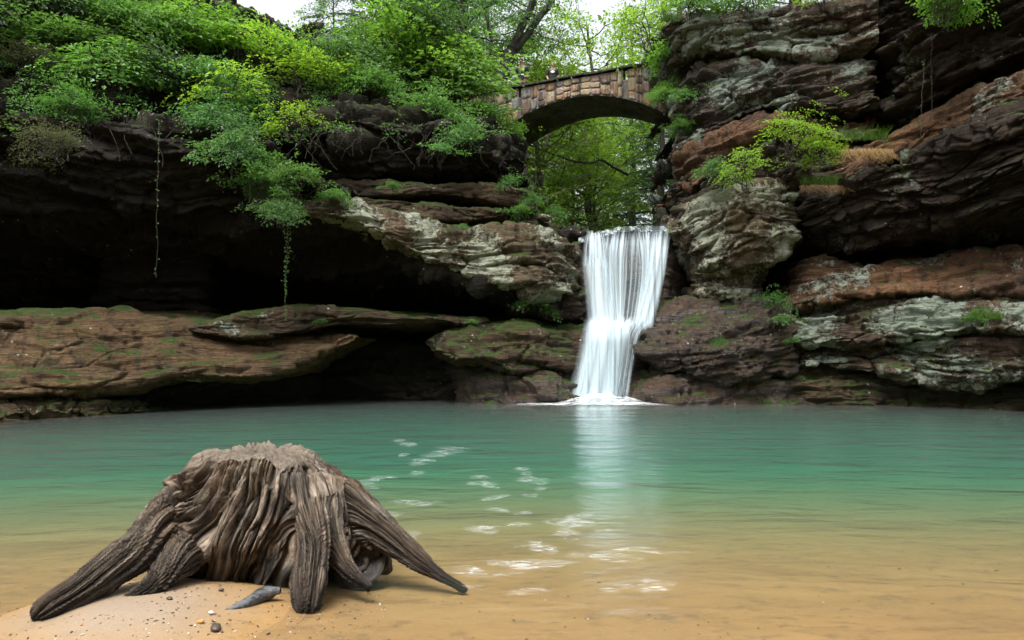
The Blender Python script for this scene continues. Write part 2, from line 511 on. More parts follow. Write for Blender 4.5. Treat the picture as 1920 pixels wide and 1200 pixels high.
slab('back_wall', [(-900, 380), (0, 400), (600, 400), (1100, 420)], [(-900, 830), (0, 800), (600, 790), (1100, 790)], [(-900, 15), (0, 19), (600, 21), (1100, 20.2)], 'dark', CL, depth=2, amp=.5, seed=41, step=5)
# lower ledge
slab('ledge', [(-900, 560), (-300, 572), (0, 582), (200, 578), (340, 588), (450, 600), (560, 606), (640, 612), (672, 624)],
     [(-900, 830), (-300, 790), (0, 748), (150, 740), (250, 730), (330, 710), (430, 716), (520, 708), (580, 676), (640, 646), (672, 632)],
     [(-900, 9.3), (0, 13.1), (300, 14.9), (500, 16.2), (672, 17.0)], 'tan', CL, lean=-1.5, Rt=.4, Rb=.55, vt=.2, vb=.2, depth=3.4, amp=.125, Re=(0, .4), we=(10, 30), seed=42)
slab('ledge', [(350, 612), (380, 602), (460, 581), (560, 577), (640, 581), (760, 587), (850, 594), (910, 602)], [(350, 622), (400, 634), (470, 640), (560, 626), (640, 612), (760, 613), (850, 609), (910, 607)],
     [(350, 15.4), (560, 16.3), (760, 17.0), (910, 17.6)], 'brown', CL, Rt=.25, Rb=.2, vt=.4, depth=3, amp=.12, Re=(.4, .3), we=(30, 30), seed=43)
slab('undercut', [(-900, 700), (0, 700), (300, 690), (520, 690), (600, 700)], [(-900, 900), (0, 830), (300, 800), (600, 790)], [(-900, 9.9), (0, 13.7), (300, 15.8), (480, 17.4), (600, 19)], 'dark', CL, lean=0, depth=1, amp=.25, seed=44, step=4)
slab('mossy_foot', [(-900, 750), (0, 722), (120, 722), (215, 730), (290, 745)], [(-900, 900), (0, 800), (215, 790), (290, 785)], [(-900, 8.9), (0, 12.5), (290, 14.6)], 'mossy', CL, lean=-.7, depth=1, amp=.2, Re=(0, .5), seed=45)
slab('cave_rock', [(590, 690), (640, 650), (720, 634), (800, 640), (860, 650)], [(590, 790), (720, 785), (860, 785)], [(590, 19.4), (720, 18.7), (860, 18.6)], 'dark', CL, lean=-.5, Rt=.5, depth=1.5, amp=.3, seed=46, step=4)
# rock left of the falls
slab('ledge', [(795, 632), (830, 610), (900, 593), (955, 588), (1000, 593), (1060, 602), (1110, 612), (1140, 622)], [(795, 645), (830, 668), (870, 682), (960, 692), (1060, 694), (1140, 690)],
     [(795, 17.0), (900, 17.0), (1000, 17.15), (1140, 17.9)], 'mossy', CL, lean=-.7, Rt=.6, Rb=.3, vt=.4, depth=2.5, amp=.17, Re=(.7, 0), we=(50, 10), seed=47)
slab('ledge', [(840, 672), (880, 664), (960, 668), (1060, 655), (1140, 650)], [(840, 790), (960, 785), (1140, 785)], [(840, 17.6), (900, 17.1), (1000, 16.95), (1080, 17.2), (1140, 17.8)], 'wet', CL,
     lean=-.9, Rt=.5, vt=.35, depth=2, amp=.2, Re=(.8, 0), we=(40, 10), seed=48)
slab('ledge', [(945, 560), (990, 546), (1060, 545), (1130, 545)], [(945, 596), (1000, 604), (1060, 610), (1130, 620)], [(945, 18.2), (1060, 18.1), (1130, 18.3)], 'wet', CL, Rt=.3, depth=2, amp=.16, Re=(.6, 0), we=(40, 10), seed=49)
slab('falls_wall', [(1040, 458), (1090, 448), (1125, 438), (1170, 430), (1255, 428), (1300, 430)], [(1040, 790), (1150, 790), (1300, 790)], [(1040, 18.7), (1100, 18.45), (1250, 18.45), (1300, 19.6)], 'wet', CL,
     Rt=.4, vt=.06, depth=6, tslope=.0, amp=.09, seed=50, face_pts=[(0, .0), (.45, .1), (.5, -.55), (.9, -.5), (1, -.4)])

CR = root('cliff_right', 'rust and grey layered sandstone cliff right of the waterfall', 'cliff')
slab('cap_block', [(1242, 62), (1252, 45), (1285, 28), (1400, 16), (1550, 2), (1648, -14)], [(1242, 70), (1252, 78), (1300, 96), (1450, 110), (1560, 104), (1648, 84)],
     [(1242, 19.8), (1300, 18.4), (1480, 17.4), (1648, 16.6)], 'grey', CR, Rt=.35, Rb=.3, depth=5, amp=.22, Re=(.9, 0), we=(40, 10), seed=61, lean=.2)
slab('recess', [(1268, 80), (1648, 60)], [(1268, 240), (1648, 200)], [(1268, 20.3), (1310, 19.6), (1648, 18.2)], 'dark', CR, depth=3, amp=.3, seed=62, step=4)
slab('bed', [(1262, 200), (1310, 122), (1380, 112), (1480, 112), (1580, 116), (1646, 110)], [(1262, 300), (1300, 285), (1345, 250), (1390, 224), (1450, 208), (1540, 218), (1610, 224), (1646, 190)],
     [(1262, 18.8), (1350, 18.0), (1480, 17.3), (1646, 16.9)], 'greydark', CR, lean=-.3, Rt=.5, Rb=.35, depth=4, amp=.24, dip=-.18, Re=(.8, .3), we=(50, 20), seed=63)
slab('bed', [(1264, 296), (1300, 278), (1345, 244), (1390, 218), (1450, 202), (1540, 212), (1610, 218), (1646, 200)], [(1264, 360), (1300, 350), (1345, 318), (1400, 286), (1450, 262), (1540, 262), (1610, 268), (1646, 262)],
     [(1264, 18.4), (1350, 17.7), (1480, 17.15), (1646, 17.1)], 'red', CR, lean=-.35, Rt=.35, Rb=.3, depth=3, amp=.26, dip=-.3, Re=(.7, .4), we=(40, 20), seed=64)
slab('bed', [(1266, 350), (1300, 330), (1345, 304), (1400, 276), (1450, 254), (1540, 256), (1650, 256)], [(1266, 420), (1340, 395), (1450, 372), (1560, 372), (1650, 370)],
     [(1266, 18.3), (1350, 17.6), (1480, 17.2), (1650, 17.0)], 'greydark', CR, lean=-.5, Rt=.3, Rb=.3, depth=3, amp=.3, dip=-.15, Re=(.7, 0), we=(40, 10), seed=65)
slab('column', [(1268, 232), (1306, 232)], [(1264, 432), (1306, 432)], [(1264, 19.4), (1280, 19.0), (1306, 18.8)], 'grey', CR, depth=1.2, amp=.16, Re=(.5, 0), we=(18, 5), seed=66)
slab('boulder', [(1256, 425), (1266, 405), (1295, 378), (1340, 356), (1420, 342), (1480, 344), (1504, 372), (1512, 400)],
     [(1256, 440), (1266, 462), (1295, 490), (1340, 505), (1410, 500), (1470, 472), (1504, 428), (1512, 410)],
     [(1256, 17.8), (1320, 17.1), (1420, 16.6), (1512, 17.3)], 'boulder', CR, Rt=.5, Rb=.6, vt=.35, vb=.4, depth=2.4, amp=.2, dip=-.25, Re=(.8, .9), we=(50, 60), seed=67)
slab('pillar', [(1298, 492), (1330, 480), (1400, 482), (1432, 495)], [(1298, 536), (1330, 560), (1400, 566), (1436, 560)], [(1298, 17.6), (1360, 17.2), (1436, 17.5)], 'boulder', CR, Re=(.5, .5), we=(30, 30), depth=1.3, amp=.2, seed=68, face_pts=[(0, 0), (.5, .18), (1, 0)])
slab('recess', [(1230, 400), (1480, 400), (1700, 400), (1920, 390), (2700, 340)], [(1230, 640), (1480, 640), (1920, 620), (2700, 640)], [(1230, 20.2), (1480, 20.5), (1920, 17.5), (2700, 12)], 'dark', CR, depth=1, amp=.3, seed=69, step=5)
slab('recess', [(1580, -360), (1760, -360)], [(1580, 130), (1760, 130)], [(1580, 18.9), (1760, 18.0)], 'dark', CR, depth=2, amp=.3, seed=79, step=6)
# the great overhanging block to the right of the crack
slab('block', [(1632, -330), (1700, -340), (1920, -380), (2700, -700)], [(1632, 250), (1660, 250), (1720, 228), (1820, 172), (1920, 128), (2200, 20), (2700, -160)],
     [(1632, 17.6), (1665, 16.7), (1720, 16.0), (1920, 14.2), (2700, 8.6)], 'darkred', CR, lean=1.3, Rt=.5, Rb=.4, vb=.08, depth=5, amp=.42, dip=-.32, Re=(.9, 0), we=(40, 10), seed=70, step=3.6)
slab('bed', [(1500, 352), (1530, 300), (1580, 268), (1650, 250), (1750, 206), (1850, 160), (1920, 126), (2200, 18), (2700, -170)],
     [(1500, 400), (1560, 372), (1620, 330), (1700, 296), (1800, 250), (1920, 205), (2200, 100), (2700, -60)],
     [(1500, 17.4), (1650, 16.6), (1920, 14.1), (2700, 8.7)], 'red', CR, lean=-.2, Rt=.25, Rb=.3, depth=3.5, amp=.25, dip=-.35, Re=(.6, 0), we=(40, 10), seed=71)
slab('bed', [(1496, 372), (1560, 364), (1620, 322), (1700, 288), (1800, 242), (1920, 196), (2200, 90), (2700, -70)],
     [(1496, 462), (1560, 472), (1620, 462), (1700, 450), (1800, 440), (1920, 428), (2200, 400), (2700, 360)],
     [(1496, 17.7), (1560, 17.0), (1700, 16.2), (1920, 14.2), (2700, 8.8)], 'darkred', CR, lean=1.2, Rt=.4, Rb=.5, depth=3.5, amp=.36, dip=-.3, Re=(.6, 0), we=(40, 10), seed=72)
# lower right
slab('slab', [(1466, 556), (1490, 512), (1545, 478), (1600, 488), (1700, 490), (1800, 479), (1920, 466), (2200, 440), (2700, 420)],
     [(1466, 575), (1545, 570), (1600, 562), (1700, 548), (1800, 552), (1920, 548), (2200, 545), (2700, 545)],
     [(1466, 17.6), (1545, 17.1), (1700, 16.5), (1920, 14.9), (2700, 9.2)], 'red', CR, lean=-1.0, Rt=.3, Rb=.2, depth=3.5, amp=.22, dip=-.12, Re=(.6, 0), we=(40, 10), seed=73)
slab('slab', [(1462, 580), (1490, 562), (1545, 548), (1600, 545), (1700, 536), (1800, 540), (1920, 534), (2200, 530), (2700, 530)],
     [(1462, 600), (1490, 640), (1545, 652), (1600, 650), (1700, 640), (1800, 628), (1920, 622), (2200, 640), (2700, 680)],
     [(1462, 17.3), (1545, 16.7), (1700, 16.0), (1920, 14.4), (2700, 8.8)], 'grey', CR, lean=-.7, Rt=.25, Rb=.35, depth=3.5, amp=.24, dip=-.12, Re=(.6, 0), we=(40, 10), seed=78)
slab('slab', [(1490, 650), (1560, 640), (1640, 632), (1760, 625), (1920, 612), (2700, 660)], [(1490, 690), (1560, 692), (1640, 702), (1760, 716), (1920, 716), (2700, 800)],
     [(1490, 17.0), (1640, 16.3), (1760, 15.6), (1920, 14.5), (2700, 8.8)], 'grey', CR, lean=-.1, Rt=.3, Rb=.3, depth=2.5, amp=.24, dip=-.08, Re=(.5, 0), we=(40, 10), seed=74)
slab('foot', [(1180, 690), (1300, 680), (1480, 680), (1700, 700), (1920, 705), (2700, 780)], [(1180, 785), (1480, 790), (1920, 810), (2700, 960)], [(1180, 17.9), (1300, 17.4), (1480, 17.0), (1700, 16.4), (1920, 15.0), (2700, 9.4)], 'mossy', CR, lean=-.5, depth=2, amp=.22, seed=75)
slab('boulder', [(1178, 640), (1190, 618), (1240, 580), (1310, 556), (1400, 552), (1470, 566), (1505, 592), (1520, 620)],
     [(1178, 650), (1190, 664), (1240, 690), (1310, 706), (1400, 712), (1470, 700), (1505, 672), (1520, 640)],
     [(1178, 17.5), (1260, 16.9), (1400, 16.6), (1520, 17.0)], 'wet', CR, lean=-.5, Rt=.7, Rb=.5, vt=.45, vb=.35, depth=2.3, amp=.2, dip=-.15, Re=(.6, .7), we=(50, 60), seed=76)
slab('foot', [(1165, 700), (1230, 690), (1300, 692), (1420, 700), (1560, 710)], [(1165, 785), (1300, 785), (1560, 785)], [(1165, 17.5), (1260, 16.8), (1420, 16.7), (1560, 17.0)], 'wet', CR, lean=-.8, Rt=.3, depth=1.5, amp=.17, Re=(.3, .4), seed=77)


# ---------------------------------------------------------------- ground, pool bed, water
def bed_z(x, y):
    d = np.clip(y - 2.9, 0, None)
    z = -0.035 - 0.052 * d - 0.012 * np.minimum(d, 2.6) ** 2 - .0624 * np.clip(d - 2.6, 0, None)
    nz = fbm(np.stack([np.asarray(x) * 1.6, np.asarray(y) * 1.6, np.asarray(x) * 0.0], -1), 3, 41) - .5
    # low sand bank under and in front of the stump
    e = np.sqrt(((x + 1.72) / 1.0) ** 2 + ((y - 3.32) / .95) ** 2) + .55 * nz
    z = z + .125 * sstep(1.15, .15, e)
    e2 = np.sqrt(((x + 1.75) / .95) ** 2 + ((y - 2.35) / .62) ** 2) + .5 * nz
    z = np.maximum(z, np.where(e2 < 1.2, -.05 + .105 * sstep(1.2, .3, e2), -9))
    z = z + .05 * sstep(2.2, .8, y) + np.where(y < -1, .10 * np.clip(-1 - y, 0, None) ** 1.35, 0)
    return z


def terrain(name, xs, ys, zf, mat, label, cat):
    X, Yv = np.meshgrid(xs, ys, indexing='ij')
    g = np.stack([X, Yv, zf(X, Yv)], -1)
    me = mesh_np(name, g.reshape(-1, 3), grid_faces(len(xs), len(ys)))
    o = obj(name, me, mat)
    return tag(o, label, cat, kind='structure')


n = N('golden_sand')
p = n.pos()
c = n.mix(n.noise(p, 1.1, 4, .6), (0.185, 0.10, 0.028), (0.275, 0.163, 0.055))
c = n.mix(n.ramp(n.noise(n.pos((1, 1.6, 1)), 7, 6, .7), [(.33, .75), (.47, 0.0)]), c, (0.11, .065, .025))
c = n.mix(n.ramp(n.noise(p, 120, 3, .7), [(.30, .45), (.46, 0.0)]), c, (0.14, .09, .05))
c = n.mix(n.ramp(n.noise(p, 240, 2, .7), [(.62, 0.0), (.75, .5)]), c, (0.62, .54, .42))
# dry sand above the waterline is paler
zz = n.node('SeparateXYZ', {'Vector': p}).outputs['Z']
dry = n.ramp(n.math('ADD', n.math('MULTIPLY', zz, 9.0), n.math('MULTIPLY', n.noise(p, 5, 4), .25)), [(.22, 0.0), (.85, 1.0)])
c = n.mix(dry, c, n.mix(n.noise(p, 160, 4, .8), (0.135, .10, .066), (0.32, .243, .168)))
h = n.math('ADD', n.noise(p, 3.5, 6, .6), n.math('MULTIPLY', n.noise(p, 90, 4, .8), .25))
b = n.node('Bump', {'Height': h, 'Strength': .55, 'Distance': .03})
M['sand'] = n.surf(n.node('BsdfPrincipled', {'Base Color': c, 'Roughness': .75, 'Normal': b.outputs[0]}).outputs[0])
xs = np.concatenate([np.linspace(-40, -4, 40)[:-1], np.linspace(-4, 4, 240), np.linspace(4, 40, 40)[1:]])
ys = np.concatenate([np.linspace(-30, 1.5, 40)[:-1], np.linspace(1.5, 6, 150), np.linspace(6, 22, 50)[1:]])
terrain('ground', xs, ys, lambda x, y: bed_z(x, y) + .018 * (fbm(np.stack([x * 2.2, y * 2.2, x * 0], -1), 4, 3) - .5)
        + np.where(y < -2, 1.5 * (fbm(np.stack([x * .3, y * .3, x * 0], -1), 4, 5) - .5), 0), M['sand'], 'golden sand shore and pool bed under the clear shallow water', 'sand')

# water body
n = N('pool_water')
p = n.pos()
w1 = n.noise(n.pos((.55, 1.25, 1)), 1.5, 3, .5, .4)
w2 = n.noise(n.pos((.6, 1.7, 1)), 5.5, 4, .55, .6)
w3 = n.noise(n.pos((.35, 1.1, 1)), .7, 3, .5, .5)
h = n.math('ADD', n.math('ADD', n.math('MULTIPLY', w1, 1.0), n.math('MULTIPLY', w3, .55)), n.math('MULTIPLY', w2, .13))
bmp = n.node('Bump', {'Height': h, 'Strength': .36, 'Distance': .16})
fr = n.node('Fresnel', {'IOR': 1.33, 'Normal': bmp.outputs[0]})
gl = n.node('BsdfGlossy', {'Color': (1, 1, 1, 1), 'Roughness': .21, 'Normal': bmp.outputs[0]})
tr = n.node('BsdfTransparent', {'Color': (1, 1, 1, 1)})
mx = n.node('MixShader', {0: fr.outputs[0], 1: tr.outputs[0], 2: gl.outputs[0]})
n.surf(mx.outputs[0])
ab = n.node('VolumeAbsorption', {'Color': (0.46, 0.80, 0.69, 1), 'Density': .62})
vs = n.node('VolumeScatter', {'Color': (0.26, 0.54, 0.46, 1), 'Density': .135, 'Anisotropy': .0})
ad = n.node('AddShader', {0: ab.outputs[0], 1: vs.outputs[0]})
M['water'] = n.surf(ad.outputs[0], 'Volume')
mb = MB()
mb.box((0, 4.0, -2.2), (70, 31.0, 4.4))
w = obj('water', mb.mesh('water', False), M['water'])
tag(w, 'still teal green pool turning clear and golden over the shallow sand', 'water', kind='structure')


# upland beyond the falls, gorge sides
def up_z(x, y):
    mid = 1.9 + (y - 18) * .12
    d = np.abs(x - mid)
    base = 4.35 + .05 * np.clip(y - 19, 0, None)
    l = np.where(x < mid, np.clip(d - 2.0, 0, 6) * 1.15, np.clip(d - 2.6, 0, 7) * 1.3)
    return base + (l + np.clip(d - 8, 0, 60) * .12) * (.35 + .65 * sstep(20.5, 27.0, y)) + 1.0 * (fbm(np.stack([x * .3, y * .3, x * 0], -1), 4, 9) - .5) * sstep(1.2, 4, d)


terrain('upland', np.linspace(-90, 90, 150), np.concatenate([np.linspace(19.2, 45, 70)[:-1], np.linspace(45, 160, 30)]), up_z, M['soil'],
        'wooded valley floor rising behind the stone bridge', 'ground')
terrain('light_block_hill', np.linspace(-60, 60, 60), np.linspace(-40, -6, 30), lambda x, y: np.clip((-6 - y) * 1.7, 0, 19) + 1.5 * (fbm(np.stack([x * .2, y * .2, x * 0], -1), 3, 21) - .5) - .5, M['soil'],
        'unseen hill added behind the viewpoint to block low light', 'hill')  # bare mound added out of view, shaped to block low sky light


# ---------------------------------------------------------------- waterfall
def white_water(name, dens, sx=26.0, sy=1.0, soft=0.0, lo=0.0):
    n = N(name)
    uv = n.node('UVMap').outputs[0]
    s = n.node('SeparateXYZ', {'Vector': uv})
    wp = n.node('VectorMath', {0: n.pos((sx, sy, 1), src=uv)}, operation='ADD')
    wp.inputs[1].default_value = (dens * 37, sx, 0)
    st = n.noise(wp.outputs[0], 1.0, 2, .4, .2)
    st2 = n.noise(n.pos((sx * .22, sy * .8, 1), src=wp.outputs[0]), 1.0, 2, .5, .2)
    f = n.math('ADD', n.math('MULTIPLY', st, .45), n.math('MULTIPLY', st2, .65))
    a = n.ramp(f, [(max(.0, .60 - dens * .42), lo), (.88 - dens * .30, 1.0)], 'EASE')
    # thin at both rims of the sheet
    e = n.math('MULTIPLY', s.outputs['X'], n.math('SUBTRACT', 1.0, s.outputs['X']))
    a = n.math('MULTIPLY', a, n.ramp(n.math('ADD', e, n.math('MULTIPLY', n.math('SUBTRACT', st, .5), .10)), [(0.0, 0.0), (.20, 1.0)], 'EASE'))
    if soft:
        yv = n.math('ADD', s.outputs['Y'], n.math('MULTIPLY', n.math('SUBTRACT', st2, .5), .25))
        a = n.math('MULTIPLY', a, n.ramp(yv, [(0.0, 0.0), (soft, 1.0), (.90, 1.0), (1.0, .0)], 'EASE'))
    d = n.node('BsdfDiffuse', {'Color': (.66, .77, .83, 1)})
    t = n.node('BsdfTranslucent', {'Color': (.66, .77, .83, 1)})
    m1 = n.node('MixShader', {0: .35, 1: d.outputs[0], 2: t.outputs[0]})
    m2 = n.node('MixShader', {0: a, 1: n.node('BsdfTransparent').outputs[0], 2: m1.outputs[0]})
    return n.surf(m2.outputs[0])


def uv_grid(me, nu, nv, faces):
    uv = me.uv_layers.new(name='UVMap')
    idx = np.asarray(faces).ravel()
    u, v = (idx // nv) / (nu - 1), (idx % nv) / (nv - 1)
    uv.data.foreach_set('uv', np.stack([u, v], -1).astype(np.float32).ravel())


def sheet(name, left, right, Y, mat, parent, nu=70, nv=90, rip=.06, seed=0, bulge=0.0):
    y0, y1 = left[0][1], left[-1][1]
    py = np.linspace(y0, y1, nv)
    l = curve([(b, a) for a, b in left], py)
    r = curve([(b, a) for a, b in right], py)
    yy = curve(Y, py)
    u = np.linspace(0, 1, nu)
    PX = l[None] + (r - l)[None] * u[:, None]
    q = np.stack([PX * .16, np.broadcast_to(py * .008, PX.shape), PX * 0 + seed], -1)
    q2 = np.stack([PX * .5, np.broadcast_to(py * .01, PX.shape), PX * 0 + seed], -1)
    dY = rip * (vn(q, seed) - .5) * 2 + rip * .5 * (vn(q2, seed + 3) - .5) - bulge * (1 - (2 * u - 1) ** 2)[:, None]
    g = P(PX, np.broadcast_to(py, PX.shape), yy[None] + dY)
    f = grid_faces(nu, nv)
    me = mesh_np(name, g.reshape(-1, 3), f)
    uv_grid(me, nu, nv, f)
    return obj(name, me, mat, parent)


WF = tag(empty('waterfall', P(1125, 754, 17.6)), 'white silky waterfall dropping in two tiers into the pool', 'waterfall')
WF.location = (0, 0, 0)
M['w_thin'] = white_water('thin_white_water', .34, 13, .8, .14, .16)
M['w_mid'] = white_water('streaked_white_water', .52, 8, .7, .18, .08)
M['w_dense'] = white_water('dense_white_water', .80, 5, .6, .28, .2)
M['w_fall'] = white_water('falling_white_water', .85, 7, .6, .10, .3)
UY = [(416, 18.75), (428, 18.45), (440, 18.22), (480, 18.0), (560, 17.85), (640, 17.6)]
off = lambda L, d: [(a, b - d) for a, b in L]
sheet('upper_sheet', [(1086, 432), (1091, 487), (1104, 622)], [(1258, 424), (1247, 520), (1226, 612)], UY, M['w_thin'], WF, seed=1)
sheet('upper_stream', [(1086, 468), (1090, 500), (1103, 626)], [(1142, 468), (1150, 500), (1160, 626)], off(UY, .14), M['w_dense'], WF, seed=2, bulge=.12)
sheet('upper_stream', [(1100, 432), (1092, 470), (1090, 505)], [(1132, 430), (1142, 470), (1148, 505)], off(UY, .10), M['w_mid'], WF, seed=6, bulge=.05)
sheet('upper_stream', [(1138, 426), (1128, 480), (1146, 622)], [(1186, 420), (1180, 480), (1172, 622)], off(UY, .20), M['w_mid'], WF, seed=5, bulge=.08)
sheet('upper_stream', [(1186, 422), (1196, 500), (1182, 622)], [(1222, 420), (1226, 500), (1212, 618)], off(UY, .17), M['w_mid'], WF, seed=12, bulge=.06)
sheet('upper_stream', [(1222, 420), (1208, 510), (1176, 622)], [(1260, 422), (1250, 505), (1228, 612)], off(UY, .24), M['w_dense'], WF, seed=4, bulge=.06)
LY = [(578, 17.85), (596, 17.72), (612, 17.45), (640, 17.3), (760, 17.2)]
sheet('lower_sheet', [(1098, 590), (1084, 650), (1050, 778)], [(1204, 588), (1182, 646), (1164, 778)], LY, M['w_fall'], WF, seed=7, bulge=.15)
sheet('lower_stream', [(1098, 582), (1092, 650), (1066, 780)], [(1180, 582), (1170, 650), (1154, 780)], off(LY, .12), M['w_dense'], WF, seed=8, bulge=.12)
sheet('lower_stream', [(1160, 600), (1162, 650), (1146, 752)], [(1236, 592), (1200, 634), (1180, 752)], off(LY, .06), M['w_thin'], WF, seed=9)
# foam where it lands
n = N('foam')
uv = n.node('UVMap').outputs[0]
s = n.node('SeparateXYZ', {'Vector': uv})
ex = n.math('MULTIPLY', s.outputs['X'], n.math('SUBTRACT', 1.0, s.outputs['X']))
ey = n.math('MULTIPLY', s.outputs['Y'], n.math('SUBTRACT', 1.0, s.outputs['Y']))
nz = n.noise(n.pos((1.2, 2.5, 2.5)), 3.2, 6, .65)
a = n.math('MULTIPLY', n.ramp(ex, [(.0, 0.0), (.23, 1.0)], 'EASE'), n.ramp(ey, [(.0, 0.0), (.22, 1.0)], 'EASE'))
a = n.math('MULTIPLY', a, n.ramp(nz, [(.36, 0.0), (.72, .95)]))
m2 = n.node('MixShader', {0: a, 1: n.node('BsdfTransparent').outputs[0], 2: n.node('BsdfDiffuse', {'Color': (.85, .9, .92, 1)}).outputs[0]})
M['foam'] = n.surf(m2.outputs[0])


def foam_patch(name, px0, px1, Y0, Y1, hgt, parent, seed=0, curvev=0.0):
    nu, nv = 60, 20
    u, v = np.meshgrid(np.linspace(0, 1, nu), np.linspace(0, 1, nv), indexing='ij')
    Yv = Y0 + (Y1 - Y0) * v + curvev * np.sin(u * math.pi * 2 + seed)
    X = ((px0 + (px1 - px0) * u) - 960) / F * (Y0 + Y1) / 2
    env = (np.sin(u * math.pi) * np.sin(v * math.pi)) ** .8
    z = .006 + hgt * env * (.25 + 1.2 * fbm(np.stack([X * 3, Yv * 3, X * 0 + seed], -1), 4, seed))
    f = grid_faces(nu, nv)
    me = mesh_np(name, np.stack([X, Yv, z], -1).reshape(-1, 3), f)
    uv_grid(me, nu, nv, f)
    return obj(name, me, M['foam'], parent)


foam_patch('splash_foam', 1030, 1216, 16.5, 17.7, .26, WF, 1)
foam_patch('splash_foam', 950, 1260, 16.2, 17.7, .05, WF, 2)
foam_patch('splash_foam', 1010, 1110, 17.0, 17.7, .20, WF, 3)
# stream above the lip
n = N('dark_stream')
nz = n.noise(n.pos((3, .7, 1)), 2.5, 5, .6, .3)
c = n.mix(n.ramp(nz, [(.5, 0.0), (.7, .8)]), (.035, .04, .04), (.5, .56, .58))
b = n.node('Bump', {'Height': nz, 'Strength': .5, 'Distance': .06})
M['stream'] = n.surf(n.node('BsdfPrincipled', {'Base Color': c, 'Roughness': .15, 'Normal': b.outputs[0]}).outputs[0])
pa = P(np.linspace(1084, 1262, 30), curve([(1084, 443), (1125, 431), (1170, 421), (1262, 420)], np.linspace(1084, 1262, 30)), 18.42)
rows = []
for k, dy in enumerate(np.linspace(0, 1, 24)):
    q = pa.copy()
    q[:, 1] += dy * 7 - (.12 if k == 0 else 0)
    q[:, 2] += .03 + dy * .12 - (.25 if k == 0 else .03 if k == 1 else 0)
    q[:, 0] += dy * .8
    rows.append(q)
g = np.stack(rows, 1)
st = obj('stream', mesh_np('stream', g.reshape(-1, 3), grid_faces(30, 24)), M['stream'])
tag(st, 'dark shallow stream sliding over the lip of the falls', 'stream', kind='structure')

# pale streaks laid on the pool to paint in wave-crest reflections
FO = tag(empty('glint_streaks'), 'thin white streaks painting wave crest reflections on the shallow water', 'foam', kind='stuff')
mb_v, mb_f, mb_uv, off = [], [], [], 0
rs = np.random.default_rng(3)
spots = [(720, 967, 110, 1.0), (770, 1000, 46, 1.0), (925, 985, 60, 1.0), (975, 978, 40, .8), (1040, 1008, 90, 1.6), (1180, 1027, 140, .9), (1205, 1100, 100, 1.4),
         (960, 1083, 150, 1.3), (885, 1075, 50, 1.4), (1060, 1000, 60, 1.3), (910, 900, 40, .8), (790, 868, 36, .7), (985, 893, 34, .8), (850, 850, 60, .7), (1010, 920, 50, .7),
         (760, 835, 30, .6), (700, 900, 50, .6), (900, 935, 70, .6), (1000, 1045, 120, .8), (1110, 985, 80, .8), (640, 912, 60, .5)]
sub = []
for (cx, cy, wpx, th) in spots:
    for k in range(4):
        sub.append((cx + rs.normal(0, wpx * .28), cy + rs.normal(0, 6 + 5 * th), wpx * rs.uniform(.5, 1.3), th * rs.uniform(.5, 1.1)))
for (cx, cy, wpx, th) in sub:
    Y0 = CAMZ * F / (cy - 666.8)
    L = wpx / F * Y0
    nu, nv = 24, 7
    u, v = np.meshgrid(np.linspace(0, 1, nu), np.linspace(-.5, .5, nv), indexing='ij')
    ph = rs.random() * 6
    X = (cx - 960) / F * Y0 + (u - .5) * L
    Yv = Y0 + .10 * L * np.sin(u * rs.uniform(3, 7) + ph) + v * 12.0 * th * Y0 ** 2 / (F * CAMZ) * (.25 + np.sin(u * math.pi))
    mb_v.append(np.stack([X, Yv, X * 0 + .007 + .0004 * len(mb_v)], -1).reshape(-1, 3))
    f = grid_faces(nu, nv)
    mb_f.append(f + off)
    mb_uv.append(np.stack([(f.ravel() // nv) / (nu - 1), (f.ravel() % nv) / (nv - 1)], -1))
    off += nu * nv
me = mesh_np('glint_streak', np.concatenate(mb_v), np.concatenate(mb_f))
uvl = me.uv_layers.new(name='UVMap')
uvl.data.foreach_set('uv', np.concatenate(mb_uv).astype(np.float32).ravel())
n = N('glint_streak')
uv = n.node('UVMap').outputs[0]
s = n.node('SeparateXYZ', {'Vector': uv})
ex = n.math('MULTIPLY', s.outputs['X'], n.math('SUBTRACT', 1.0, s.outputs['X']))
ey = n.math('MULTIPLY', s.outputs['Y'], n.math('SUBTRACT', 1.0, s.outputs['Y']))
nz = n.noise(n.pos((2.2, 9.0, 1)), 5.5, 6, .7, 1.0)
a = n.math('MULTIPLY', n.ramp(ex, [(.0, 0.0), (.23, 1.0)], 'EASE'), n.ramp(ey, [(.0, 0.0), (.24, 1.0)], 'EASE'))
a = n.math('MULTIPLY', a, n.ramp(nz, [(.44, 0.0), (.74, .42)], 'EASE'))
M['glint_streak'] = n.surf(n.node('MixShader', {0: a, 1: n.node('BsdfTransparent').outputs[0], 2: n.node('BsdfDiffuse', {'Color': (.7, .74, .75, 1)}).outputs[0]}).outputs[0])
fo = obj('glint_streaks', me, M['glint_streak'])
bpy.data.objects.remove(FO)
fo.name = 'glint_streaks'
tag(fo, 'thin white streaks painting wave crest reflections on the shallow water', 'foam', kind='stuff')


# ---------------------------------------------------------------- stone bridge
BU, BN, BO = np.array([.915, -.404, 0]), np.array([.404, .915, 0]), np.array([-.29, 25.0, 0])
B_TOP, B_DECK, B_W = 11.14, 10.76, 2.4


def arch(s):
    return 10.45 - .1015 * (np.asarray(s, float) - 2.745) ** 2


def bpt(s, d, z):
    s, d, z = np.broadcast_arrays(np.asarray(s, float), np.asarray(d, float), np.asarray(z, float))
    return BO + s[..., None] * BU + d[..., None] * BN + z[..., None] * np.array([0, 0, 1.0])


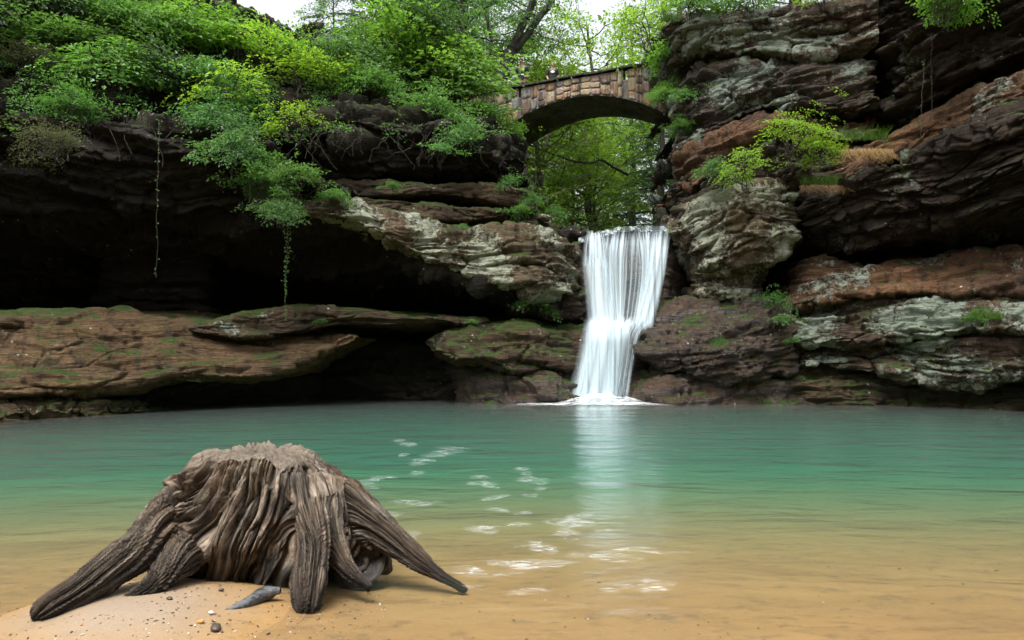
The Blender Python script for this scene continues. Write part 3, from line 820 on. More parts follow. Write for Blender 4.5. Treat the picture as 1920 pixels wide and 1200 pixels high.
def stone_mat(name, a, b):
    n = N(name)
    p = n.pos()
    c = n.mix(n.noise(p, 5, 6, .7), a, b)
    st = n.noise(n.pos((4.2, 4.2, .35)), 1.3, 5, .65, .3)
    c = n.mix(n.ramp(st, [(.45, 0.0), (.60, .85)]), c, (.028, .024, .022))
    c = n.mix(n.ramp(n.noise(p, 3.2, 5, .7), [(.58, 0.0), (.68, .7)]), c, (.42, .43, .38))
    h = n.noise(p, 14, 7, .7)
    bp = n.node('Bump', {'Height': h, 'Strength': .7, 'Distance': .05})
    return n.surf(n.node('BsdfPrincipled', {'Base Color': c, 'Roughness': .9, 'Normal': bp.outputs[0]}).outputs[0])


M['st'] = [stone_mat('orange_stone', (.21, .115, .055), (.32, .19, .095)), stone_mat('pink_stone', (.21, .135, .105), (.32, .22, .175)),
           stone_mat('buff_stone', (.22, .165, .10), (.34, .265, .165)), stone_mat('grey_stone', (.12, .112, .10), (.21, .20, .18)),
           stone_mat('brown_stone', (.075, .048, .032), (.15, .10, .07))]
M['mortar'] = stone_mat('mortar', (.13, .115, .095), (.23, .21, .18))
M['concrete'] = rock_mat('stained_concrete', (.24, .22, .175), (.17, .155, .12), (.08, .072, .055), .1, .1, seed=21, bands=.1)
M['coping'] = rock_mat('mossy_coping', (.075, .07, .05), (.05, .046, .034), (.022, .02, .016), .2, .75, seed=22)

BR = tag(empty('stone_bridge'), 'arched stone footbridge of tan and pink rubble above the falls', 'bridge')
ss = np.linspace(-3.6, 8.6, 90)


def wall_seg(name, s0, s1, d0, d1, zb, zt, mat, ns=40):
    s = np.linspace(s0, s1, ns)
    prof = [(d0, 0), (d0, 1), (d1, 1), (d1, 0), (d0, 0)]
    rows = []
    for d, k in prof:
        rows.append(bpt(s, d, np.asarray(zb(s) if callable(zb) else np.full(ns, zb)) if k == 0 else np.asarray(zt(s) if callable(zt) else np.full(ns, zt))))
    g = np.stack(rows, 1)
    v = g.reshape(-1, 3)
    caps = np.array([[0, 1, 2, 3], [(ns - 1) * 5 + 3, (ns - 1) * 5 + 2, (ns - 1) * 5 + 1, (ns - 1) * 5]])
    return obj(name, mesh_np(name, v, [grid_faces(ns, 5), caps], False), mat, BR)


slots = [(0.62, .06), (4.62, .085)]
wall_seg('arch_barrel', -3.6, 8.6, .05, B_W - .05, arch, lambda s: np.maximum(arch(s) + .28, B_DECK - .08 + 0 * s), M['concrete'], 80)
for d0, d1, nm in ((.02, .36, 'parapet_wall'), (B_W - .36, B_W - .02, 'rear_parapet_wall')):
    wall_seg('spandrel' if d0 < 1 else 'rear_spandrel', -3.6, 8.6, d0, d1, lambda s: arch(s) + .004, B_DECK + .02, M['mortar'], 80)
    ed = [-3.6] + [e for c, w in slots for e in (c - w, c + w)] + [8.6]
    for a, b in zip(ed[::2], ed[1::2]):
        wall_seg(nm, a, b, d0 + .003, d1 - .003, B_DECK + .022, B_TOP, M['mortar'], 8)

rs = np.random.default_rng(11)
# rubble stones of the near face, one by one
s = -2.6
while s < 7.9:
    wd = rs.uniform(.24, .44)
    for c, w in slots:
        if s < c - w and s + wd > c - w - .1: wd = c - w - s - .005
        if c - w - .01 <= s < c + w: s = c + w + .005
    nst = int(rs.choice([2, 2, 3])) + (1 if B_TOP - float(arch(s)) > 1.15 else 0)
    zt = B_TOP - .01
    cuts = (np.arange(1, nst) + rs.uniform(-.25, .25, nst - 1)) / nst
    cuts = np.concatenate([[0], cuts, [1]])
    for k in range(nst):
        gap = .008
        sl, sr = s + gap, s + wd - gap
        def zz(si, c, j=0.0):
            zb = float(arch(si)) + .012
            return zb + (zt - zb) * c
        j = lambda: rs.uniform(-.025, .025)
        cor = [(sl + j() * .6, zz(sl, cuts[k]) + gap + abs(j())), (sr + j() * .6, zz(sr, cuts[k]) + gap + abs(j())),
               (sr + j() * .6, zz(sr, cuts[k + 1]) - gap - abs(j())), (sl + j() * .6, zz(sl, cuts[k + 1]) - gap - abs(j()))]
        out = []
        for q in range(4):
            a, b = np.array(cor[q]), np.array(cor[(q + 1) % 4])
            out += [a * .82 + b * .18, a * .5 + b * .5 + rs.uniform(-.012, .012, 2), a * .18 + b * .82]
        out = np.array(out)
        cen = out.mean(0)
        pr = rs.uniform(.015, .04)
        rings = [(1.0, .03), (1.0, -.45 * pr), (.94, -.95 * pr), (.5, -pr * rs.uniform(.8, 1.2))]
        v = np.concatenate([bpt(cen[0] + (out[:, 0] - cen[0]) * r, d + .02 + rs.uniform(-.006, .006, 12), cen[1] + (out[:, 1] - cen[1]) * r) for r, d in rings] + [bpt([cen[0]], -pr + .02, [cen[1]])])
        q = []
        for ri in range(3):
            for i in range(12):
                q.append([ri * 12 + i, ri * 12 + (i + 1) % 12, ri * 12 + 12 + (i + 1) % 12, ri * 12 + 12 + i])
        t = [[36 + i, 36 + (i + 1) % 12, 48] for i in range(12)]
        me = mesh_np('stone', v, [np.array(q), np.array(t)])
        obj('stone', me, M['st'][int(rs.choice(5, p=[.22, .2, .22, .16, .2]))], BR)
    s += wd
# coping slabs
s = -3.6
while s < 8.4:
    L = rs.uniform(.5, .9)
    for d0, nm in ((-.09, 'coping_stone'), (B_W - .42, 'coping_stone')):
        nu, nv = 10, 9
        u = np.linspace(0, 1, nu)
        prof = np.array([(0, 0), (0, .05), (.03, .09), (.15, .115), (.27, .115), (.42, .09), (.5, .05), (.5, 0), (.2, -.012)])
        z0 = B_TOP + .004 + rs.uniform(0, .03)
        g = np.stack([bpt(s + .006 + (L - .012) * u, d0 + pd, z0 + pz + .02 * rs.uniform(-1, 1, nu) * (pz > .01)) for pd, pz in prof], 1)
        obj(nm, mesh_np(nm, g.reshape(-1, 3), [grid_faces(nu, nv), np.array([[(nu - 1) * nv + k for k in (0, 1, 2, 3)][::1], [(nu - 1) * nv + k for k in (3, 4, 5, 6)]])]), M['coping'], BR)
    s += L
wall_seg('deck', -3.6, 8.6, .37, B_W - .37, B_DECK - .05, B_DECK, M['concrete'], 20)


# ---------------------------------------------------------------- people on the bridge
def skin_mesh(name, pts, edges, rad, sub=2):
    me = bpy.data.meshes.new(name)
    me.from_pydata([tuple(p) for p in pts], edges, [])
    o = bpy.data.objects.new(name, me)
    sc.collection.objects.link(o)
    o.modifiers.new('skin', 'SKIN')
    if not me.skin_vertices: 
        bpy.context.view_layer.update()
    for v, r in zip(me.skin_vertices[0].data, rad):
        v.radius = (r, r) if isinstance(r, (int, float)) else r
    me.skin_vertices[0].data[0].use_root = True
    s = o.modifiers.new('sub', 'SUBSURF')
    s.levels = s.render_levels = sub
    dg = bpy.context.evaluated_depsgraph_get()
    out = bpy.data.meshes.new_from_object(o.evaluated_get(dg))
    bpy.data.objects.remove(o)
    for p in out.polygons: p.use_smooth = True
    return out


M['skin'] = plain('skin', (.26, .14, .095), .55, .08)
M['hair'] = plain('dark_hair', (.025, .018, .013), .7)
M['hair_fair'] = plain('fair_hair', (.20, .13, .07), .7)
M['shirt_dark'] = plain('charcoal_shirt', (.035, .045, .05), .9)
M['shirt_black'] = plain('black_shirt', (.02, .022, .02), .9)
M['print_green'] = plain('green_print', (.16, .40, .08), .8)
M['print_white'] = plain('white_print', (.7, .7, .68), .8)
M['shorts'] = plain('dark_shorts', (.03, .032, .045), .9)


def blob(c, r, nu=14, nv=10):
    th = np.linspace(0, 2 * math.pi, nu, endpoint=False)
    ph = np.linspace(0.02, math.pi - .02, nv)
    T, Ph = np.meshgrid(th, ph, indexing='ij')
    v = np.stack([np.cos(T) * np.sin(Ph) * r[0] + c[0], np.sin(T) * np.sin(Ph) * r[1] + c[1], np.cos(Ph) * r[2] + c[2]], -1)
    return v.reshape(-1, 3), grid_faces(nu, nv, True)


def person(name, loc, rz, label, hgt, lean, shirt, hair, prints, armfwd):
    k = hgt / 1.75
    root_ = empty(name, loc, rz)
    tag(root_, label, 'person', 'people leaning on the bridge')
    # local: facing -Y, z up
    L = lambda z, y=0.0, x=0.0: (x * k, (y - lean * max(0, z - .95)) * k, z * k)
    pts = [L(.95), L(1.12), L(1.32), L(1.44), L(1.52), L(1.60, -.02), L(1.72, -.01)]
    rad = [(.16, .115), (.15, .10), (.185, .115), (.11, .08), (.055, .055), (.075, .09), (.06, .075)]
    ed = [(i, i + 1) for i in range(6)]
    for sx in (-1, 1):
        b = len(pts)
        sh = L(1.42, 0, sx * .17)
        pts += [sh, L(1.16, .02 + armfwd * .1, sx * .26), L(.98, -armfwd * .28, sx * .21), L(.94, -armfwd * .42, sx * .17)]
        rad += [.062, .05, .04, .035]
        ed += [(3, b), (b, b + 1), (b + 1, b + 2), (b + 2, b + 3)]
        b = len(pts)
        pts += [L(.86, 0, sx * .09), L(.5, -.01, sx * .1), L(.08, .02, sx * .1), L(.05, -.12, sx * .1)]
        rad += [.095, .062, .045, .04]
        ed += [(0, b), (b, b + 1), (b + 1, b + 2), (b + 2, b + 3)]
    rad = [(r * k, r * k) if isinstance(r, float) else (r[0] * k, r[1] * k) for r in rad]
    obj('body', skin_mesh('body', pts, ed, rad), M['skin'], root_)
    # shirt, shorts
    sp = [L(.90), L(1.12), L(1.32), L(1.45)]
    se = [(0, 1), (1, 2), (2, 3)]
    sr = [(.185, .14), (.175, .125), (.205, .135), (.12, .09)]
    for sx in (-1, 1):
        b = len(sp)
        sp += [L(1.42, 0, sx * .175), L(1.2, .02 + armfwd * .08, sx * .25)]
        sr += [.082, .072]
        se += [(3, b), (b, b + 1)]
    sr = [(r * k, r * k) if isinstance(r, float) else (r[0] * k, r[1] * k) for r in sr]
    obj('shirt', skin_mesh('shirt', sp, se, sr), shirt, root_)
    hp = [L(.95), L(.84, 0, .09), L(.52, -.01, .1), L(.84, 0, -.09), L(.52, -.01, -.1)]
    obj('shorts', skin_mesh('shorts', hp, [(0, 1), (1, 2), (0, 3), (3, 4)], [(.18 * k, .13 * k)] + [(.115 * k, .115 * k), (.09 * k, .09 * k)] * 2), M['shorts'], root_)
    hc = L(1.70, .025)
    mb = MB(); v, q = blob(hc, (.088 * k, .10 * k, .085 * k)); mb.add(v, q)
    obj('hair', mb.mesh('hair'), hair, root_)
    for sx in (-1, 1):
        mb = MB(); e = L(1.645, -.095, sx * .032); v, q = blob(e, (.014 * k, .012 * k, .009 * k), 8, 6); mb.add(v, q)
        obj('eye', mb.mesh('eye'), M['hair'], root_)
    mb = MB(); e = L(1.615, -.112); v, q = blob(e, (.014 * k, .022 * k, .024 * k), 8, 6); mb.add(v, q)
    obj('nose', mb.mesh('nose'), M['skin'], root_)
    for x, z, w, h, m in prints:
        mb = MB(); c = L(z, -.128, x); v, q = blob(c, (w * k, .012 * k, h * k), 12, 8); mb.add(v, q)
        obj('shirt_print', mb.mesh('shirt_print'), m, root_)
    return root_


s1 = bpt(.42, .78, B_DECK); s2 = bpt(1.62, .86, B_DECK)
person('person', tuple(s1), -.25, 'person in a charcoal shirt with a green print leaning on the bridge parapet', 1.74, .32, M['shirt_dark'], M['hair'],
       [(.05, 1.30, .085, .07, M['print_green']), (.04, 1.14, .07, .03, M['print_white'])], 1.0)
person('person', tuple(s2 + np.array([0, 0, 0])), -.1, 'person in a black shirt with a white print standing farther along the bridge', 1.46, .1, M['shirt_black'], M['hair_fair'],
       [(0, 1.3, .09, .06, M['print_white'])], .3)


# ---------------------------------------------------------------- stump
def sample_curve(pts, rad, n):
    pts = np.asarray(pts, float)
    d = np.concatenate([[0], np.cumsum(np.linalg.norm(np.diff(pts, axis=0), axis=1))])
    t = np.linspace(0, d[-1], n)
    c = np.stack([curve(list(zip(d, pts[:, i])), t) for i in range(3)], -1)
    return c, curve(list(zip(d, rad)), t), t


SK = [  # (px, py, Y, radius)
    [(500, 1120, 4.12, .46), (497, 1050, 4.08, .44), (495, 1000, 4.04, .47), (494, 960, 4.02, .485), (492, 910, 4.0, .42), (490, 875, 4.0, .36), (489, 840, 4.0, .325)],
    [(430, 890, 3.95, .16), (388, 915, 3.86, .17), (330, 962, 3.70, .145), (262, 1025, 3.45, .105), (180, 1088, 3.24, .092), (95, 1142, 3.06, .078)],
    [(440, 930, 3.90, .2), (368, 1015, 3.62, .13), (300, 1085, 3.36, .065), (235, 1128, 3.26, .035)],
    [(555, 900, 3.92, .17), (578, 955, 3.74, .13), (588, 1020, 3.52, .10), (582, 1080, 3.40, .098), (577, 1126, 3.32, .075)],
    [(600, 950, 3.84, .14), (622, 1010, 3.70, .09), (650, 1062, 3.58, .05), (690, 1100, 3.52, .03)],
    [(560, 905, 4.0, .2), (640, 945, 3.96, .155), (712, 995, 3.86, .095), (780, 1048, 3.80, .065), (830, 1082, 3.76, .04), (870, 1104, 3.72, .03)],
    [(590, 960, 3.98, .17), (650, 1020, 3.98, .13), (720, 1060, 3.94, .07)],
    [(420, 900, 4.05, .16), (360, 960, 4.25, .13), (300, 1010, 4.5, .09)],
    [(520, 900, 4.05, .18), (560, 960, 4.4, .12), (600, 985, 4.8, .07)],
    [(490, 930, 3.84, .24), (470, 990, 3.78, .2), (455, 1030, 3.84, .12)],
    [(400, 920, 3.95, .22), (366, 985, 3.86, .21), (330, 1050, 3.85, .15)],
    [(590, 940, 3.98, .24), (640, 1000, 3.92, .2), (675, 1060, 3.88, .14)],
]
mb = MB()
skel = []
for ci, ck in enumerate(SK):
    pts = [P(a, b, c) for a, b, c, r in ck]
    c, r, t = sample_curve(pts, [k[3] for k in ck], 36)
    skel.append((c, r, t))
    mb.tube(c, r, 20)
    for e in ((0, -1) if ci == 0 else (0, -1)):
        v, q = blob(c[e], (r[e] * .98,) * 3, 16, 10)
        if ci: mb.add(v, q)
tmp = bpy.data.objects.new('tmp', mb.mesh('tmp'))
sc.collection.objects.link(tmp)
rm = tmp.modifiers.new('r', 'REMESH'); rm.mode = 'VOXEL'; rm.voxel_size = .0058
sm = tmp.modifiers.new('s', 'SMOOTH'); sm.factor = .5; sm.iterations = 55
dg = bpy.context.evaluated_depsgraph_get()
sme = bpy.data.meshes.new_from_object(tmp.evaluated_get(dg))
bpy.data.objects.remove(tmp)
nvv = len(sme.vertices)
co = np.empty(nvv * 3, np.float32); sme.vertices.foreach_get('co', co); co = co.reshape(-1, 3).astype(float)
no = np.empty(nvv * 3, np.float32); sme.vertices.foreach_get('normal', no); no = no.reshape(-1, 3).astype(float)
best = np.full(nvv, 1e9)
grain = np.zeros((nvv, 3)); rr = np.zeros(nvv)
for ci, (c, r, t) in enumerate(skel):
    if ci in (6, 9, 10, 11): continue                 # webs between the roots take the trunk's grain
    tan = np.gradient(c, axis=0); tan /= np.linalg.norm(tan, axis=1)[:, None]
    ref = np.array([.3, 1, .1]); 
    a = ref - (tan @ ref)[:, None] * tan; a /= np.linalg.norm(a, axis=1)[:, None]
    b = np.cross(tan, a)
    dd = np.linalg.norm(co[:, None, :] - c[None], axis=2) / r[None] * (.86 if ci == 0 else 1.0)
    k = dd.argmin(1); dv = dd[np.arange(nvv), k]
    m = dv < best
    best[m] = dv[m]
    w = co - c[k]
    ang = np.arctan2((w * b[k]).sum(1), (w * a[k]).sum(1))
    tc = t[k] + (w * tan[k]).sum(1)      # continuous along the root
    g = np.stack([np.cos(ang), np.sin(ang), tc], -1)
    if ci == 0:                                       # spiral grain in the trunk
        tw = np.arctan2(co[:, 1] - 4.02, co[:, 0] + 1.47) - co[:, 2] * .9
        g = np.stack([np.cos(tw), np.sin(tw), co[:, 2] * 1.1], -1)
    g[:, 2] += ci * 7.3
    grain[m] = g[m]; rr[m] = r[k][m]
# ridged fibres along the grain, knots, broken top
gw = grain.copy(); gw[:, :2] += .26 * (fbm(co * 3, 3, 4) - .5)[:, None]
gw[:, :2] += (.12 * np.stack([vn(co * 2.5, 2) - .5, vn(co * 2.5, 3) - .5], -1))
f1 = vn(gw * np.array([3.0, 3.0, .6]), 5); f2 = vn(gw * np.array([9, 9, .8]), 6); f3 = vn(gw * np.array([22, 22, 1.4]), 7); f4 = vn(gw * np.array([46, 46, 2.6]), 9)
rdg = lambda f: 1 - np.abs(2 * f - 1)
sc_r = np.clip(rr / .15, .4, 1.6)
d = sc_r * (-.052 * rdg(f1) ** 4 * (.3 + 1.3 * vn(co * 3, 51)) - .040 * rdg(f2) ** 5 * (.2 + 1.6 * vn(co * 5, 52)) - .026 * rdg(f3) ** 2 - .012 * rdg(f4)) + .05 * (fbm(co * 3.4, 4, 8) - .5) + .03 * sc_r
topm = sstep(.48, .60, co[:, 2])
d = d * (1 - .3 * topm) + topm * (.06 * (fbm(co * 12, 4, 12) - .45))
co2 = co + no * d[:, None]
# rotten hollow top
rim = .715 - (co[:, 0] + 1.80) * .25 + .19 * (fbm(co[:, [0, 1, 1]] * np.array([8, 8, 0]), 5, 14, .6) - .5)
over = co2[:, 2] - rim
co2[:, 2] = np.where(over > 0, rim + .12 * over, co2[:, 2])
sme.vertices.foreach_set('co', co2.astype(np.float32).ravel())
at = sme.attributes.new('grain', 'FLOAT_VECTOR', 'POINT')
at.data.foreach_set('vector', gw.astype(np.float32).ravel())
groove = (.5 * rdg(f1) ** 2 + .35 * rdg(f2) ** 2 + .2 * rdg(f3))
at = sme.attributes.new('groove', 'FLOAT', 'POINT')
at.data.foreach_set('value', groove.astype(np.float32))
sme.update()
for p_ in sme.polygons: p_.use_smooth = True
n = N('weathered_stump_wood')
ga = n.node('Attribute', attribute_name='grain').outputs['Vector']
p = n.pos()
f1_ = n.noise(n.pos((7, 7, 1.1), src=ga), 2.0, 8, .72, .3)
f2_ = n.noise(n.pos((22, 22, 1.8), src=ga), 2.0, 6, .75, .2)
c = n.mix(n.ramp(f1_, [(.44, 0.0), (.64, 1.0)]), (.020, .015, .012), (.40, .325, .245))
c = n.mix(n.ramp(f2_, [(.40, .8), (.52, 0.0)]), c, (.022, .017, .014))
c = n.mix(n.ramp(n.noise(p, 3.5, 4, .6), [(.45, 0.0), (.65, .6)]), c, (.135, .082, .048))
c = n.mix(n.ramp(n.noise(p, 2.2, 4, .6), [(.56, 0.0), (.70, .5)]), c, (.30, .275, .24))
c = n.mix(n.ramp(n.noise(p, 5.0, 5, .65), [(.60, 0.0), (.72, .45)]), c, (.07, .075, .03))
zs = n.node('SeparateXYZ', {'Vector': p}).outputs['Z']
top = n.ramp(n.math('ADD', zs, n.math('MULTIPLY', n.noise(p, 9, 4), .12)), [(.60, 0.0), (.70, .75)])
c = n.mix(top, c, n.mix(n.noise(p, 30, 5, .75), (.09, .07, .05), (.36, .30, .23)))
wetf = n.ramp(n.math('ADD', zs, n.math('MULTIPLY', n.noise(p, 9, 4), .10)), [(.10, 1.0), (.20, 0.0)])
c = n.mix(n.math('MULTIPLY', wetf, .6), c, (.03, .03, .03))
rg = n.math('SUBTRACT', .85, n.math('MULTIPLY', wetf, .5))
h = n.math('ADD', n.math('MULTIPLY', f2_, 1.0), n.math('MULTIPLY', n.noise(n.pos((34, 34, 4), src=ga), 2.0, 4, .7), .5))
bp = n.node('Bump', {'Height': h, 'Strength': .9, 'Distance': .022})
M['stump'] = n.surf(n.node('BsdfPrincipled', {'Base Color': c, 'Roughness': rg, 'Normal': bp.outputs[0], 'Specular IOR Level': .25}).outputs[0])
so = obj('tree_stump', sme, M['stump'])
tag(so, 'big weathered grey tree stump with spreading roots on the sand bank', 'stump')

# driftwood sliver
mb = MB()
c, r, t = sample_curve([P(416, 1148, 3.16), P(455, 1134, 3.24), P(500, 1112, 3.36), P(526, 1122, 3.37)], [.005, .024, .034, .012], 30)
c[:, 2] = .028 + .035 * np.linspace(0, 1, 30) ** 1.5
mb.tube(c, r, 14)
me = mb.mesh('driftwood')
v = np.empty(len(me.vertices) * 3, np.float32); me.vertices.foreach_get('co', v); v = v.reshape(-1, 3).astype(float)
dirv = (c[-6] - c[0]) / np.linalg.norm(c[-6] - c[0])
al = (v @ dirv); cr = v - al[:, None] * dirv
v += .018 * (vn(np.concatenate([cr[:, :2] * 50, al[:, None] * 3], 1), 3) - .5)[:, None] * np.array([.3, .3, 1.5])
me.vertices.foreach_set('co', v.astype(np.float32).ravel())
n = N('wet_driftwood'); p = n.pos(rot=(0, 0, -.9)); 
f = n.noise(n.pos((3, 40, 40), rot=(0, 0, -.7)), 1.0, 5, .65)
c_ = n.mix(n.ramp(f, [(.38, 0.0), (.64, 1.0)]), (.012, .012, .012), (.10, .108, .112))
bp = n.node('Bump', {'Height': f, 'Strength': .7, 'Distance': .02})
M['drift'] = n.surf(n.node('BsdfPrincipled', {'Base Color': c_, 'Roughness': .35, 'Normal': bp.outputs[0]}).outputs[0])
tag(obj('driftwood', me, M['drift']), 'wet blue grey driftwood sliver lying on the sand in front of the stump', 'driftwood')


def rock_lump(name, loc, r, mat, seed, label, cat, group=None, nu=20, nv=14):
    v, q = blob((0, 0, 0), (1, 1, 1), nu, nv)
    v *= (1 + .5 * (fbm(v * 1.3 + seed * 3, 3, seed) - .5) + .25 * (fbm(v * 4 + seed, 3, seed) - .5))[:, None]
    v *= np.asarray(r)
    me = mesh_np(name, v, q)
    o = obj(name, me, mat)
    o.location = loc
    o.rotation_euler = (0, 0, seed * 1.7)
    return tag(o, label, cat, group)


def ground_pt(px, py, lift=0.0):
    Y = 3.0
    for _ in range(30):
        x = float(P(px, py, Y)[0]); z = float(bed_z(np.array(x), np.array(Y)))
        Y2 = (CAMZ - z) * F / (py - 666.8)
        Y = .5 * Y + .5 * Y2
    x = float(P(px, py, Y)[0])
    return (x, Y, float(bed_z(np.array(x), np.array(Y))) + lift)


M['peb_dark'] = plain('dark_pebble', (.05, .035, .026), .5)
M['peb_tan'] = plain('orange_pebble', (.42, .20, .06), .6)
M['peb_white'] = plain('pale_pebble', (.55, .52, .47), .5)
for (px, py, r, m, lab) in [(388, 1078, .011, 'peb_tan', 'orange pebble on the sand under the hollow of the stump'),
                            (405, 1168, .022, 'peb_dark', 'dark wet chunk of bark left of the driftwood tip'),
                            (376, 1156, .012, 'peb_tan', 'flat orange pebble just left of the driftwood'),
                            (396, 1139, .010, 'peb_white', 'small white pebble above the driftwood tip'),
                            (318, 1114, .012, 'peb_dark', 'small dark pebble in front of the inner left root'),
                            (309, 1098, .011, 'peb_dark', 'dark pebble touching the inner left root'),
                            (415, 1098, .010, 'peb_dark', 'tiny dark pebble on the open sand below the stump'),
                            (555, 1072, .016, 'peb_dark', 'brown bark chip beside the front root'),
                            (728, 1194, .016, 'peb_dark', 'brown pebble at the bottom edge right of the sand bank')]:
    rock_lump('pebble', ground_pt(px, py, r * .3), (r * 1.4, r, r * .7), M[m], px % 13 + 1.0, lab, 'pebble', 'pebbles on the sand', 12, 8)
n = N('grit')
rp = n.ramp(n.node('NewGeometry').outputs['Random Per Island'], [(0.0, (.03, .02, .014)), (.45, (.10, .055, .028)), (.7, (.24, .12, .04)), (.88, (.45, .40, .33))], 'CONSTANT')
M['grit'] = n.surf(n.node('BsdfPrincipled', {'Base Color': rp, 'Roughness': .7}).outputs[0])
# fine litter: grit and chips nobody could count
mb = MB()
for i in range(900):
    px, py = RNG.uniform(-60, 760), RNG.uniform(1085, 1215)
    if i > 640: px, py = RNG.uniform(600, 1950), RNG.uniform(1010, 1215)
    g_ = ground_pt(px, py, .001)
    r = RNG.uniform(.0012, .0048) * (1.6 if RNG.random() < .08 else 1)
    v, q = blob((0, 0, 0), (r * RNG.uniform(1, 2.4), r, r * .5), 6, 5)
    a = RNG.uniform(0, 6); R_ = np.array([[math.cos(a), -math.sin(a), 0], [math.sin(a), math.cos(a), 0], [0, 0, 1]])
    mb.add(v @ R_.T + np.array(g_), q)
tag(obj('sand_litter', mb.mesh('sand_litter'), M['grit']), 'dark bark chips and grit scattered over the sand', 'litter', kind='stuff')
rock_lump('rock', P(1020, 409, 18.9), (.24, .2, .12), M['boulder'], 3.0, 'small pale flat rock perched on the ledge left of the lip of the falls', 'rock')
rock_lump('rock', P(16, 606, 13.9), (.42, .3, .16), M['tan'], 5.0, 'brown angular rock lying on the lower ledge at the far left', 'rock')


def rebase(root_, loc):
    loc = Vector([float(a) for a in loc])
    root_.location = loc
    for c_ in root_.children: c_.location = c_.location - loc


rebase(WF, P(1125, 754, 17.4)); rebase(BR, bpt(2.7, 1.2, 8.0)); rebase(CL, (-6, 17, 0)); rebase(CR, (7, 17, 0))


# ---------------------------------------------------------------- plants
def leaves_np(pos, dirv, nor, ln, wr=.55, fold=.12):
    dirv = dirv / (np.linalg.norm(dirv, axis=1)[:, None] + 1e-9)
    side = np.cross(nor, dirv); side /= np.linalg.norm(side, axis=1)[:, None] + 1e-9
    up = np.cross(dirv, side)
    ln = ln[:, None]
    b = pos
    t = pos + dirv * ln - up * ln * .12
    m = pos + dirv * ln * .45
    l = m + side * ln * wr * .5 + up * ln * fold
    r = m - side * ln * wr * .5 + up * ln * fold
    v = np.stack([b, l, t, r], 1).reshape(-1, 3)
    k = np.arange(len(pos))[:, None] * 4
    f = np.concatenate([k + np.array([[0, 2, 1]]), k + np.array([[0, 3, 2]])])
    return v, f


def sprays(rng, cen, out, R, nl, leaf, tilt=.35, droop=.3, jit=.35, flat=.10, wr=.55):
    """flat fans of leaves: cen (m,3) centres, out (m,3) growth directions, R radius, nl leaves in each"""
    m = len(cen)
    R = np.broadcast_to(np.asarray(R, float), (m,))
    o = out.copy(); o[:, 2] *= .3
    o /= np.linalg.norm(o, axis=1)[:, None] + 1e-9
    pn = np.array([0, 0, 1.0]) + tilt * o * np.array([1, 1, 0]) + rng.normal(0, .22, (m, 3))
    pn /= np.linalg.norm(pn, axis=1)[:, None]
    a = np.cross(pn, o); a /= np.linalg.norm(a, axis=1)[:, None] + 1e-9
    b = np.cross(a, pn)
    r = np.sqrt(rng.random((m, nl))); th = rng.random((m, nl)) * 2 * math.pi
    x, y = r * np.cos(th), r * np.sin(th)
    lump = .65 + .7 * rng.random((m, 1))
    off = (a[:, None] * (x * .85)[..., None] + b[:, None] * (y * 1.1)[..., None]) * (R[:, None] * lump)[..., None]
    pos = cen[:, None] + off
    pos[..., 2] -= droop * (r * R[:, None]) * r
    pos += rng.normal(0, 1, (m, nl, 3)) * (R[:, None, None] * flat)
    d = off / (np.linalg.norm(off, axis=2, keepdims=True) + 1e-9) + o[:, None] * .6 + rng.normal(0, .45, (m, nl, 3))
    d[..., 2] -= .25
    nr = pn[:, None] + rng.normal(0, jit, (m, nl, 3))
    ln = leaf * rng.uniform(.45, 1.35, (m, nl)) * rng.uniform(.75, 1.25, (m, 1))
    return leaves_np(pos.reshape(-1, 3), d.reshape(-1, 3), nr.reshape(-1, 3), ln.ravel(), wr)


def wob(rng, a, b, n, amp):
    t = np.linspace(0, 1, n)[:, None]
    p = a + (b - a) * t
    w = np.cumsum(rng.normal(0, 1, (n, 3)), 0)
    w -= w[0] + (w[-1] - w[0]) * t
    return p + w * amp


def make_shrub(seed, w, h, nspray, nl, leaf, mat, R=.30, tilt=.35, droop=.35, jit=.35, layered=False, wr=.55, flat=.10, stemmat='bark_dark', hollow=.35):
    rng = np.random.default_rng(seed)
    mb = MB()
    ns = 6
    tips = []
    u = rng.normal(0, 1, (nspray, 3)); u /= np.linalg.norm(u, axis=1)[:, None]
    u[:, 2] = np.abs(u[:, 2]) * 1.0 - .25 * rng.random(nspray)
    rad = rng.uniform(hollow, 1.0, nspray) ** .7
    lob = .5 + 1.0 * vn(u * 2.1 + seed, seed)
    far = rng.random(nspray) < .12
    lob[far] *= rng.uniform(1.15, 1.6, far.sum())
    cen = u * rad[:, None] * lob[:, None] * np.array([w, w, h * .62])
    cen[:, 2] += h * .40
    if layered:
        cen[:, 2] = np.round(cen[:, 2] / (h * .16)) * h * .16 + rng.normal(0, .02 * h, nspray)
    sel = rng.permutation(nspray)[:max(10, nspray // 3)]
    stems = [np.array([rng.normal(0, .12 * w), rng.normal(0, .12 * w), 0.0]) for _ in range(ns)]
    for k in range(ns):
        a = stems[k]; b = np.array([rng.normal(0, .35 * w), rng.normal(0, .35 * w), h * rng.uniform(.5, .85)])
        pl = wob(rng, a, b, 8, .03 * h)
        mb.tube(pl, np.linspace(.022, .007, 8) * h / 1.6, 5)
        tips.append(pl)
    for i in sel:
        pl = tips[rng.integers(ns)]; s_ = pl[min(7, int(1 + 6 * np.clip(cen[i, 2] / h - .15, 0, .9)))]
        mb.tube(wob(rng, s_, cen[i], 5, .02 * h), np.linspace(.008, .003, 5) * h / 1.6, 3)
    out = cen - np.array([0, 0, h * .3])
    v, f = sprays(rng, cen, out, R * rng.uniform(.7, 1.3, nspray), nl, leaf, tilt, droop, jit, flat, wr)
    return mb.mesh('stem'), mesh_np('foliage', v, f, False), stemmat, mat


